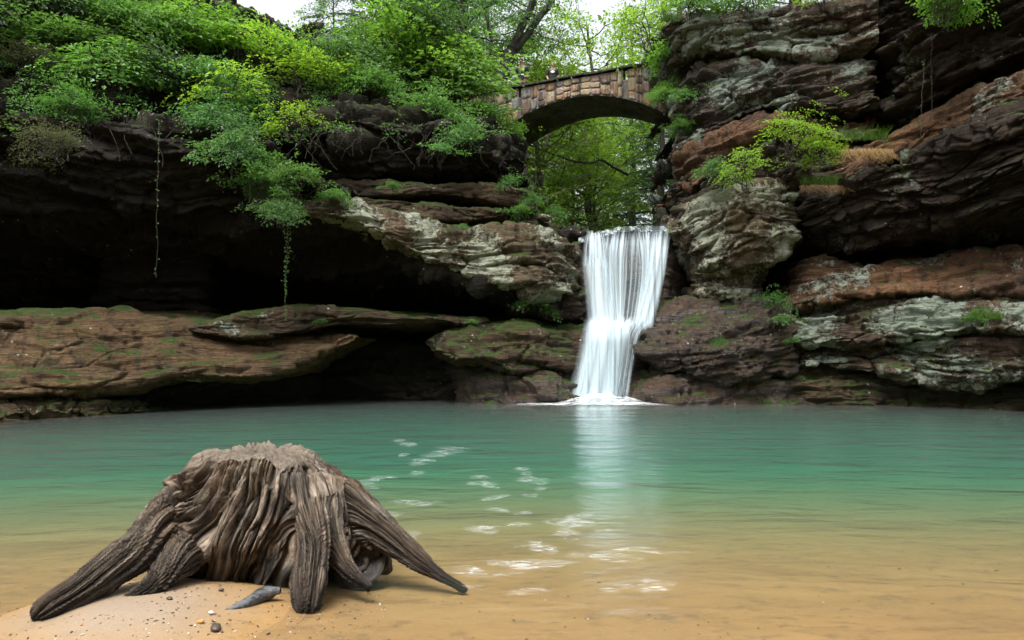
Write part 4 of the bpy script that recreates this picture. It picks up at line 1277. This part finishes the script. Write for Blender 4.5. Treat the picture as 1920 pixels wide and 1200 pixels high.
def place(kind, name, loc, sc_, rz, label, cat, group, protos, tiltx=0.0, tilty=0.0, leafmat=None):
    sm_, fm_, a, b = protos[kind]
    r_ = empty(name, tuple(float(x) for x in loc), rz)
    r_.rotation_euler = (tiltx, tilty, rz)
    r_.scale = (sc_, sc_, sc_) if not isinstance(sc_, tuple) else sc_
    obj('stem' if 'tree' not in name else 'trunk', sm_, M[a], r_)
    fo_ = obj('foliage' if 'tree' not in name else 'crown', fm_, M[b], r_)
    if leafmat:
        fo_.material_slots[0].link = 'OBJECT'; fo_.material_slots[0].material = M[leafmat]
    return tag(r_, label, cat, group)


SH = {
    'bright': make_shrub(1, 1.0, 1.7, 150, 22, .105, 'leaf_bright', R=.26),
    'bright2': make_shrub(2, 1.1, 1.5, 150, 24, .095, 'leaf_bright', R=.25),
    'mid': make_shrub(3, 1.0, 1.7, 160, 24, .095, 'leaf_mid', R=.25),
    'mid2': make_shrub(4, 1.1, 1.5, 160, 26, .085, 'leaf_mid', R=.24),
    'maple': make_shrub(5, 1.15, 1.7, 62, 34, .10, 'leaf_yellow', R=.40, tilt=.2, droop=.25, jit=.25, layered=True, flat=.04, hollow=.5),
    'maple2': make_shrub(6, 1.2, 1.5, 48, 34, .10, 'leaf_yellow', R=.38, tilt=.25, droop=.3, jit=.25, layered=True, flat=.04, hollow=.5),
    'dark': make_shrub(7, 1.0, 1.6, 160, 24, .095, 'leaf_dark', R=.26),
    'dry': make_shrub(8, 1.0, 1.3, 130, 30, .05, 'drybrush', R=.24, jit=.8),
    'small': make_shrub(9, .5, .6, 34, 20, .08, 'leaf_mid', R=.17),
    'fern': make_shrub(10, .5, .5, 30, 22, .09, 'leaf_mid', R=.24, wr=.3, tilt=.7, droop=.8),
}


def slope_Y(px, py):
    x = np.array([float(px)])
    t, b, y = float(curve(SLOPE_T, x)[0]), float(curve(SLOPE_B, x)[0]), float(curve(SLOPE_Y, x)[0])
    return y - 2.3 + 4.6 * np.clip((b - py) / (b - t), -.1, 1.0) - .7


G1 = 'shrubs on the slope above the left overhang'
LEFT = [  # kind, px, py (crown centre), radius px, label
    ('dark', -60, 40, 120, 'dark bush cut by the left edge near the top left corner'),
    ('dark', 60, 20, 95, 'dark green bush in the top left corner'),
    ('dry', 45, 110, 75, 'grey green dry brush at the far left below the corner bush'),
    ('mid', 130, 90, 80, 'green bush right of the grey brush at the far left'),
    ('dark', 150, 25, 85, 'deep green bush at the top edge left of the pale green sprays'),
    ('bright', 215, 140, 72, 'bright yellow green bush low on the left slope'),
    ('mid', 235, 55, 90, 'fresh green bush at the top above the lone bright low bush'),
    ('mid2', 130, 205, 60, 'dim green bush hanging at the lower left edge of the slope'),
    ('dry', 110, 265, 62, 'grey brush hanging over the dark overhang at the left'),
    ('bright2', 330, 60, 100, 'broad bright green bush under the top edge left of the grey rim'),
    ('dark', 300, 140, 75, 'shaded green bush behind the bright low bush'),
    ('mid', 350, 165, 75, 'medium green bush in the middle of the left slope'),
    ('bright', 420, 95, 85, 'bright bush just left of the grey rock rim'),
    ('maple2', 430, 185, 62, 'flat layered yellow green sprays low in the middle of the slope'),
    ('mid2', 400, 235, 50, 'small green bush under the layered yellow sprays'),
    ('maple', 500, 110, 70, 'yellow green maple sapling in front of the grey rock rim'),
    ('maple', 570, 150, 72, 'tall yellow green maple sapling left of the mossy hollow'),
    ('maple2', 560, 232, 52, 'thin drooping maple sapling over the dark overhang'),
    ('mid', 645, 125, 52, 'feathery green bush against the white patch of sky'),
    ('mid2', 650, 130, 75, 'green bush below the patch of sky'),
    ('bright', 725, 95, 100, 'largest bright green bush at the top centre left of the bridge'),
    ('bright2', 790, 150, 85, 'bright bush right below the largest one'),
    ('mid', 700, 175, 65, 'green bush at the lip above the black hollow'),
    ('bright', 850, 170, 80, 'fresh bush halfway between the largest bush and the bridge'),
    ('mid2', 800, 215, 62, 'green bush hanging over the lip of the black hollow'),
    ('mid', 888, 222, 62, 'green bush next to the left end of the bridge'),
    ('bright2', 940, 248, 38, 'bush covering the left foot of the bridge arch'),
    ('mid2', 870, 255, 55, 'lowest bush under the left end of the bridge'),
    ('small', 830, 275, 26, 'small leafy tuft dangling below the lip left of the bridge'),
    ('dark', 770, 60, 80, 'dark bush behind the largest bright bush'),
]
PXM = lambda Y: Y / F
for i, (k, px, py, rp, lab) in enumerate(LEFT):
    Y = float(slope_Y(px, py))
    r = rp * PXM(Y)
    s_ = r / {'small': .5, 'fern': .5}.get(k, 1.0)
    base = P(px, py + rp * .62, Y)
    q_ = RNG.uniform(.85, 1.25, 3)
    place(k, 'shrub', base, tuple(float(a * s_ * 1.02) for a in (q_[0] * 1.15, q_[1], q_[2] * .9)), i * 1.37, lab, 'shrub', G1, SH, tiltx=.35)
# undergrowth covering the slope between the shrubs: low leaves, nobody could count them
rng = np.random.default_rng(77)
m_ = 5200
ux = rng.uniform(-650, 890, m_); uf = rng.random(m_) ** .8
tt, bb, yy_ = curve(SLOPE_T, ux), curve(SLOPE_B, ux), curve(SLOPE_Y, ux)
keep = vn(np.stack([ux * .02, uf * 5, ux * 0], -1), 3) > .52
ux, uf, tt, bb, yy_ = ux[keep], uf[keep], tt[keep], bb[keep], yy_[keep]
uc = P(ux, bb + (tt - bb) * uf + rng.uniform(-4, 14, len(ux)), yy_ - 2.3 + 4.6 * uf - rng.uniform(.1, .75, len(ux)))
o_ = np.tile(np.array([0.0, -1.0, .3]), (len(uc), 1)) + rng.normal(0, .5, (len(uc), 3))
v, f = sprays(rng, uc, o_, .26 * rng.uniform(.6, 1.4, len(uc)), 16, .085, .35, .35, .4)
tag(obj('undergrowth', mesh_np('undergrowth', v, f, False), M['leaf_mid']), 'low leafy undergrowth covering the slope above the left overhang', 'undergrowth', kind='stuff')
# tangle of thin roots and dead twigs hanging from the lip
mb = MB()
for i in range(95):
    px = rng.uniform(130, 960); 
    b_ = float(curve(SLOPE_B, np.array([px]))[0]); y_ = float(curve(SLOPE_Y, np.array([px]))[0])
    a = P(px, b_ - rng.uniform(0, 40), y_ - 2.9 + rng.uniform(-.1, .3))
    e = a + np.array([rng.normal(0, .35), rng.normal(0, .15), -rng.uniform(.25, 1.1)])
    mb.tube(wob(rng, a, e, 7, .05), np.linspace(.010, .004, 7), 3)
tag(obj('hanging_roots', mb.mesh('hanging_roots'), M['bark_dark']), 'tangle of thin dry roots hanging below the left slope', 'roots', kind='stuff')
G2 = 'shrubs on the ledge below the left overhang'
for i, (k, px, py, rp, Y, lab) in enumerate([
    ('mid', 440, 295, 58, 15.6, 'green bush at the top of the hanging clump in front of the black rock'),
    ('mid2', 480, 345, 66, 15.5, 'green bush in the middle of the hanging clump over the ledge'),
    ('mid', 560, 345, 58, 15.9, 'pale green bush right of the hanging clump at the end of the grey ledge'),
    ('mid2', 520, 400, 44, 15.3, 'lowest leafy bush of the hanging clump above the vine'),
    ('mid', 620, 378, 34, 16.2, 'low tuft of leaves on the brown lip right of the hanging clump')]):
    place(k, 'shrub', P(px, py + rp * .6, Y), rp * PXM(Y), i * 2.1 + .4, lab, 'shrub', G2, SH, tiltx=.45)
G3 = 'small plants growing on the rock'
for i, (k, px, py, rp, Y, lab) in enumerate([
    ('small', 985, 572, 26, 17.5, 'leafy green plant on the wet ledge left of the falls'),
    ('fern', 1025, 582, 20, 17.6, 'fern right of the leafy plant by the falls'),
    ('small', 975, 398, 28, 18.1, 'leafy plant at the right end of the stacked ledges'),
    ('fern', 1000, 372, 24, 18.4, 'fern hanging at the tip of the upper stacked ledge'),
    ('fern', 1040, 395, 20, 19.0, 'fern beside the perched pale rock'),
    ('small', 735, 350, 18, 17.4, 'tuft of greenery on the left part of the upper stacked ledge'),
    ('fern', 960, 338, 26, 18.2, 'leafy cushion under the dark overhang by the arch'),
    ('small', 868, 425, 12, 16.5, 'tiny plant on the pale band left of the lichened boulder'),
    ('small', 885, 604, 12, 16.7, 'tiny plant at the mossy shoulder left of the falls'),
    ('small', 602, 604, 14, 16.3, 'small plant in the gap of the thin brown ledge'),
    ('small', 1470, 600, 24, 16.5, 'bright plant in the mossy joint right of the wet boulder'),
    ('fern', 1450, 560, 28, 16.7, 'fern in the black gap above the wet boulder'),
    ('small', 1485, 640, 16, 16.4, 'small plant low in the mossy joint'),
    ('fern', 1350, 640, 16, 16.2, 'fern on the flank of the wet boulder'),
    ('small', 1825, 600, 22, 14.6, 'bright plant on the pale slab at the far right'),
    ('fern', 1840, 585, 22, 14.7, 'tuft of green grass above the bright plant at the far right'),
    ('small', 950, 690, 16, 17.0, 'mossy tuft under the ledge left of the falls')]):
    place(k, 'plant', P(px, py + rp * .5, Y), rp * PXM(Y) / .5, i * 1.9, lab, 'plant', G3, SH, tiltx=.3)
G4 = 'leafy bushes on the right cliff'
for i, (k, px, py, rp, Y, lab) in enumerate([
    ('maple', 1480, 262, 52, 16.1, 'bright yellow green maple sapling growing from the middle of the right cliff'),
    ('maple2', 1540, 285, 38, 16.0, 'bright drooping spray right of the cliff maple'),
    ('maple2', 1400, 322, 46, 16.3, 'yellow green spray above the lichened boulder on the right'),
    ('mid', 1340, 325, 30, 16.9, 'green leafy bush left of the yellow spray on the right cliff'),
    ('bright', 1760, 12, 62, 14.6, 'bright green bush hanging over the top right block'),
    ('bright2', 1400, 0, 55, 17.6, 'bright green fringe on top of the capping block'),
    ('maple2', 1545, -8, 40, 17.0, 'yellow green spray at the top edge of the capping block'),
    ('bright', 1300, 12, 45, 18.3, 'green grassy bush on the left end of the capping block'),
    ('bright', 1243, 120, 48, 20.6, 'yellow green bush hiding the right end of the bridge parapet'),
    ('maple', 1215, 60, 66, 21.5, 'yellow green sapling above the right end of the bridge'),
    ('bright2', 1252, 180, 32, 20.4, 'yellow green bush hanging beside the right foot of the arch'),
    ('mid', 1290, 190, 36, 18.9, 'green ivy bush on the shaded corner of the right cliff'),
    ('mid2', 1275, 240, 26, 18.7, 'small green bush at the foot of the arch on the right cliff')]):
    place(k, 'shrub', P(px, py + rp * .6, Y), rp * PXM(Y), i * 1.7 + .9, lab, 'shrub', G4, SH, tiltx=.35)


def grass(name, px, py, Y, wpx, hpx, n_, mat, label, hang=0.0, seed=1):
    rng = np.random.default_rng(seed)
    mb = MB()
    k = PXM(Y)
    vs, fs = [], []
    x = rng.uniform(-.5, .5, n_) * wpx * k; y = rng.normal(0, .06, n_)
    h = hpx * k * rng.uniform(.5, 1.1, n_)
    a = rng.uniform(0, 6.28, n_); ca, sa = np.cos(a), np.sin(a)
    w = .006 * (Y / 16)
    segs = []
    for t in (0, .5, 1.0):
        z = h * (t * (1 - hang * 1.7) if hang else t * (1 - .25 * t))
        bend = h * .45 * t * t
        cx, cy = x + ca * bend, y + sa * bend - hang * .15 * t
        ww = w * (1 - .9 * t)
        segs += [np.stack([cx - ww, cy, z], -1), np.stack([cx + ww, cy, z], -1)]
    v = np.stack(segs, 1).reshape(-1, 3)
    b = np.arange(n_)[:, None] * 6
    f = np.concatenate([b + np.array([[0, 1, 3, 2]]), b + np.array([[2, 3, 5, 4]])])
    o = obj(name, mesh_np(name, v, f, False), M[mat])
    o.location = [float(q) for q in P(px, py, Y)]
    return tag(o, label, 'grass', 'grass tufts on the right cliff')


grass('grass_tuft', 1620, 262, 16.4, 90, 34, 260, 'grass', 'green grass tuft on the red ledge right of the cliff maple', seed=2)
grass('grass_tuft', 1625, 280, 16.2, 100, 45, 320, 'dry_grass', 'brown dry grass hanging below the green tuft', hang=1.0, seed=3)
grass('grass_tuft', 1540, 345, 16.6, 80, 26, 240, 'grass', 'green grass band between the boulder and the right ledge', seed=4)
grass('grass_tuft', 1545, 348, 16.5, 90, 30, 240, 'dry_grass', 'brown dry grass fringe below the green grass band', hang=1.0, seed=5)
grass('grass_tuft', 1850, 598, 14.5, 60, 26, 160, 'grass', 'short grass on the pale slab at the far right', seed=6)
grass('grass_tuft', 1270, 40, 18.8, 60, 40, 260, 'grass', 'long grass on the left corner of the capping block', seed=7)


def vine(px, y0, y1, Y, nleaf, leaf, label, seed, mat='leaf_mid', r=.006, spread=.05):
    rng = np.random.default_rng(seed)
    a, b = P(px, y0, Y), P(px + rng.uniform(-6, 4), y1, Y)
    pl = wob(rng, a, b, 24, .012)
    r_ = empty('vine', tuple(float(q) for q in a))
    mb = MB(); mb.tube(pl - a, np.linspace(r, r * .5, 24), 4)
    obj('stem', mb.mesh('stem'), M['bark'], r_)
    t = rng.random(nleaf) ** 1.6
    p_ = np.stack([np.interp(t, np.linspace(0, 1, 24), pl[:, i]) for i in range(3)], -1) - a + rng.normal(0, spread, (nleaf, 3)) * np.array([1, .6, .4]) * (1.15 - t[:, None])
    d = rng.normal(0, 1, (nleaf, 3)); d[:, 2] = -np.abs(d[:, 2])
    nr = np.array([0, -1, .5]) + rng.normal(0, .4, (nleaf, 3))
    v, f = leaves_np(p_, d, nr, leaf * rng.uniform(.6, 1.2, nleaf), .7)
    obj('leaves', mesh_np('leaves', v, f, False), M[mat], r_)
    return tag(r_, label, 'vine', 'vines hanging from the cliffs')


vine(537, 390, 600, 15.0, 170, .055, 'leafy green vine hanging from the clump to the lower ledge', 1, spread=.07)
vine(296, 222, 520, 14.5, 40, .055, 'thin vine with sparse leaves in front of the black recess at left', 2, spread=.02)
vine(1733, 110, 260, 15.2, 16, .05, 'thin bare vine hanging across the right block', 3, spread=.02)
vine(1748, 60, 230, 15.2, 8, .05, 'second thin vine just right of the bare one on the right block', 4, spread=.015)


# ---------------------------------------------------------------- trees
def make_tree(seed, H, r0, start, cr, nlimb, per, nl, leaf, mat, bark, lean=(0, 0), R=.55, tilt=.25, jit=.35, fork=False, elev=(.15, .6), flat=.08):
    rng = np.random.default_rng(seed)
    mb = MB()
    top = np.array([lean[0] * H, lean[1] * H, H])
    tr = wob(rng, np.zeros(3), top, 16, .012 * H)
    mb.tube(tr, r0 * (1 - .85 * np.linspace(0, 1, 16)) + .02, 10)
    cen, out = [], []
    for i in range(nlimb):
        t = start + (1 - start) * (i + rng.random()) / nlimb
        b = np.array([np.interp(t, np.linspace(0, 1, 16), tr[:, q]) for q in range(3)])
        az = i * 2.399 + rng.normal(0, .3); el = rng.uniform(*elev)
        q = (t - start) / (1 - start)
        Lg = cr * (.45 + .75 * math.sin(math.pi * min(.95, q * .75 + .2))) * rng.uniform(.75, 1.15)
        d = np.array([math.cos(az) * math.cos(el), math.sin(az) * math.cos(el), math.sin(el)])
        e = b + d * Lg
        lb = wob(rng, b, e, 9, .03 * Lg)
        mb.tube(lb, r0 * .34 * (1 - q * .6) * (1 - .85 * np.linspace(0, 1, 9)) + .008, 5)
        for j in range(per):
            s_ = rng.uniform(.3, 1.0)
            a = np.array([np.interp(s_, np.linspace(0, 1, 9), lb[:, q2]) for q2 in range(3)])
            d2 = d + rng.normal(0, .6, 3); d2[2] *= .5
            d2 /= np.linalg.norm(d2)
            c_ = a + d2 * Lg * rng.uniform(.12, .42)
            mb.tube(wob(rng, a, c_, 4, .02), np.linspace(.022, .006, 4) * r0 / .2, 3)
            for w_ in range(2):
                cen.append(c_ + rng.normal(0, .22, 3) * R * (1 + w_)); out.append(d2)
    cen, out = np.array(cen), np.array(out)
    v, f = sprays(rng, cen, out, R * rng.uniform(.65, 1.3, len(cen)), nl, leaf, tilt, .3, jit, flat)
    return mb.mesh('trunk'), mesh_np('crown', v, f, False), bark, mat


def make_hemlock(seed, H, r0, cr, start=.08, nb=95, mat='needles'):
    rng = np.random.default_rng(seed)
    mb = MB()
    tr = wob(rng, np.zeros(3), np.array([0, 0, H]), 14, .006 * H)
    mb.tube(tr, r0 * (1 - .95 * np.linspace(0, 1, 14)) + .015, 8)
    P_, D_, N_, L_ = [], [], [], []
    for i in range(nb):
        t = start + (1 - start) * (i + rng.random()) / nb
        b = np.array([np.interp(t, np.linspace(0, 1, 14), tr[:, q]) for q in range(3)])
        az = i * 2.399 + rng.normal(0, .4)
        Lg = cr * (1 - t) ** .75 * rng.uniform(.7, 1.15) + .3
        h = np.array([math.cos(az), math.sin(az), 0]); sd_ = np.array([-h[1], h[0], 0])
        s_ = np.linspace(0, 1, 8)
        lb = b + h * (s_ * Lg)[:, None] + np.array([0, 0, 1.0]) * (.18 * s_ * Lg - .42 * s_ ** 2 * Lg)[:, None]
        mb.tube(lb, np.linspace(.035, .006, 8) * (r0 / .25), 4)
        nt = int(10 + 9 * Lg)
        for k in range(nt):
            s0 = rng.uniform(.12, 1.0); side = 1 if k % 2 else -1
            a = np.array([np.interp(s0, s_, lb[:, q]) for q in range(3)])
            tl = Lg * .34 * (1.15 - s0 * .8) * rng.uniform(.7, 1.2) + .12
            dd = h * .75 + sd_ * side * .8 + np.array([0, 0, -.28]) + rng.normal(0, .12, 3)
            dd /= np.linalg.norm(dd)
            m = max(5, int(tl / .055))
            u = rng.random(m)
            base = a + dd * (u * tl)[:, None]; base[:, 2] -= .18 * (u ** 2) * tl
            dn = dd + rng.choice([-1, 1], m)[:, None] * np.cross(dd, [0, 0, 1.0]) * .9 + rng.normal(0, .25, (m, 3))
            P_.append(base); D_.append(dn); N_.append(np.array([0, 0, 1.0]) + rng.normal(0, .25, (m, 3))); L_.append(rng.uniform(.09, .17, m))
    v, f = leaves_np(np.concatenate(P_), np.concatenate(D_), np.concatenate(N_), np.concatenate(L_), .3, .03)
    return mb.mesh('trunk'), mesh_np('crown', v, f, False), 'bark_dark', mat


TR = {
    'maple': make_tree(21, 11, .16, .18, 3.2, 34, 8, 22, .14, 'leaf_yellow', 'bark', R=.5, flat=.05),
    'maple2': make_tree(22, 9, .13, .12, 2.8, 30, 8, 22, .13, 'leaf_yellow', 'bark_pale', R=.48, lean=(-.1, 0), flat=.05),
    'broad': make_tree(23, 18, .28, .22, 4.6, 44, 10, 32, .15, 'leaf_mid', 'bark', R=.65),
    'broad2': make_tree(24, 16, .24, .15, 4.2, 44, 10, 32, .15, 'leaf_bright', 'bark', R=.62, lean=(.06, 0)),
    'hemlock': make_hemlock(25, 17, .26, 3.6),
    'hemlock2': make_hemlock(26, 12, .2, 3.2, start=.04, nb=80),
    'loose': make_tree(27, 13, .15, .3, 2.6, 30, 8, 30, .12, 'leaf_mid', 'bark', R=.45, lean=(.05, .02)),
}
G5 = 'trees behind the stone bridge'
def gz(x, y): return float(up_z(np.array([x]), np.array([y]))[0]) - .15
for i, (k, px, Y, s_, lab) in enumerate([
    ('maple', 1105, 33, 1.15, 'yellow green maple with a grey trunk right behind the bridge crown'),
    ('maple2', 1040, 29, .95, 'pale trunked maple seen through the left half of the arch'),
    ('maple', 1010, 30, .9, 'yellow green maple behind the left foot of the arch'),
    ('hemlock2', 1245, 28.5, .85, 'dark hemlock filling the right half of the arch'),
    ('hemlock', 1190, 40, 1.0, 'tall hemlock seen through the middle of the arch'),
    ('hemlock', 1275, 34, 1.1, 'tall dark hemlock above the right end of the bridge'),
    ('hemlock', 735, 26, 1.05, 'tall dark hemlock behind the largest bright bush'),
    ('hemlock', 770, 33, 1.0, 'dark hemlock left of the tall one at the top centre'),
    ('loose', 855, 27, .95, 'slender loose crowned tree between the hemlock and the leaning trunk'),
    ('loose', 905, 33, 1.0, 'thin tree just left of the leaning forked trunk'),
    ('loose', 615, 23.5, .42, 'small airy tree against the white sky left of the hemlocks'),
    ('broad2', 1060, 48, .8, 'distant green tree straight behind the arch'),
    ('broad2', 1150, 52, 1.0, 'distant bright tree behind the bridge crown'),
    ('broad2', 1230, 50, .8, 'distant green tree behind the dark hemlocks on the right'),
    ('broad2', 960, 50, .9, 'distant bright tree behind the two people'),
    ('broad', 860, 46, .85, 'distant green tree left of the leaning trunk'),
    ('maple2', 1090, 42, 1.1, 'distant maple low behind the arch'),
    ('maple', 1120, 31, .62, 'low yellow green maple under the middle of the arch'),
    ('maple2', 1000, 26.5, .5, 'small bright maple under the left foot of the arch'),
    ('maple', 1075, 36, .8, 'yellow green maple straight through the arch'),
    ('hemlock', 1010, 60, 1.0, 'far hemlock left behind the bridge'),
    ('broad', 1060, 75, 1.0, 'farthest tree closing the valley through the arch'),
    ('broad', 780, 55, .9, 'distant tree behind the tall hemlock')]):
    X = (px - 960) / F * Y
    place(k, 'tree', (X, Y, gz(X, Y)), s_, i * 1.13, lab, 'tree', G5, TR)
# the dark leaning forked trunk left of the bridge
rng = np.random.default_rng(5)
LT = empty('tree', tuple(float(q) for q in P(925, 190, 27)))
o0 = P(925, 190, 27)
mb = MB()
tk = np.array([P(925, 190, 27), P(938, 148, 27), P(952, 112, 27), P(962, 92, 27)]) - o0
mb.tube(sample_curve(tk, [.34, .3, .27, .25], 12)[0], sample_curve(tk, [.34, .3, .27, .25], 12)[1], 10)
l1 = np.array([P(956, 104, 27), P(968, 74, 26.9), P(985, 36, 26.8), P(1003, -8, 26.6), P(1020, -70, 26.4), P(1030, -160, 26)]) - o0
l2 = np.array([P(956, 104, 27), P(978, 78, 27), P(1005, 40, 27.2), P(1035, 2, 27.4), P(1075, -60, 27.6), P(1130, -150, 27.8)]) - o0
cen = []
for l_, rr_ in ((l1, [.2, .17, .15, .13, .1, .05]), (l2, [.2, .16, .14, .12, .09, .05])):
    c_, r_, t_ = sample_curve(l_, rr_, 26)
    mb.tube(c_ + np.concatenate([np.zeros((1, 3)), rng.normal(0, .02, (25, 3))]), r_, 8)
    for k in range(26):
        a = c_[rng.integers(4, 26)]
        d = rng.normal(0, 1, 3) * np.array([1, 1, .5]); d /= np.linalg.norm(d)
        e = a + d * rng.uniform(.5, 1.8)
        mb.tube(wob(rng, a, e, 6, .05), np.linspace(.035, .008, 6), 4)
        for _ in range(5): cen.append(a + (e - a) * rng.uniform(.4, 1.1) + rng.normal(0, .2, 3))
obj('trunk', mb.mesh('trunk'), M['bark_dark'], LT)
cen = np.array(cen)
v, f = sprays(rng, cen, cen - cen.mean(0), .34, 13, .12, .2, .3, .4)
obj('crown', mesh_np('crown', v, f, False), M['leaf_mid'], LT)
tag(LT, 'dark leaning forked tree at the left end of the bridge', 'tree', G5)
# rim trees; the first is added out of frame to shade the left slope
for i, (k, x, y, z, s_, lab) in enumerate([
    ('broad', -15, 17, 9.5, .85, 'tree added on the slope above the left overhang to shade the left side'),
    ('broad', -19, 30, 13, .8, 'tree on the left rim behind the top left bushes'),
    ('hemlock', -15, 25, 11, 1.0, 'hemlock on the left rim behind the bushes'),
    ('broad', 15, 20, 15, .8, 'tree on top of the right cliff'),
    ('hemlock', 10.5, 25, 13, .9, 'hemlock on top of the right cliff behind the capping block')]):
    place(k, 'tree', (x, y, z), s_, i * 2.3, lab, 'tree', 'trees on the rims of the gorge', TR)
# bare dead branch across the view through the arch
mb = MB()
pl = np.array([P(985, 268, 25.5), P(1040, 290, 26), P(1075, 302, 26), P(1110, 306, 26), P(1125, 300, 26), P(1150, 314, 26.2), P(1178, 328, 26.4)])
o0 = pl[0]
c_, r_, t_ = sample_curve(pl - o0, [.03, .03, .035, .04, .045, .05, .055], 30)
mb.tube(c_, r_, 6)
for k in (8, 13, 19, 24): mb.tube(wob(rng, c_[k], c_[k] + np.array([rng.uniform(-.4, .4), -.1, rng.uniform(-.5, .5)]), 6, .02), np.linspace(.018, .005, 6), 4)
db = obj('branch', mb.mesh('branch'), M['bark_dark']); db.location = [float(q) for q in o0]
tag(db, 'bare dark branch crossing the view under the arch', 'branch')
mb = MB()
pl = np.array([P(1410, 396, 16.3), P(1440, 404, 16.3), P(1470, 412, 16.4), P(1500, 414, 16.7)])
mb.tube(sample_curve(pl - pl[0], [.01, .018, .022, .025], 20)[0], np.linspace(.012, .026, 20), 6)
db = obj('branch', mb.mesh('branch'), M['bark_dark']); db.location = [float(q) for q in pl[0]]
tag(db, 'short dark branch sticking out above the lichened boulder', 'branch')
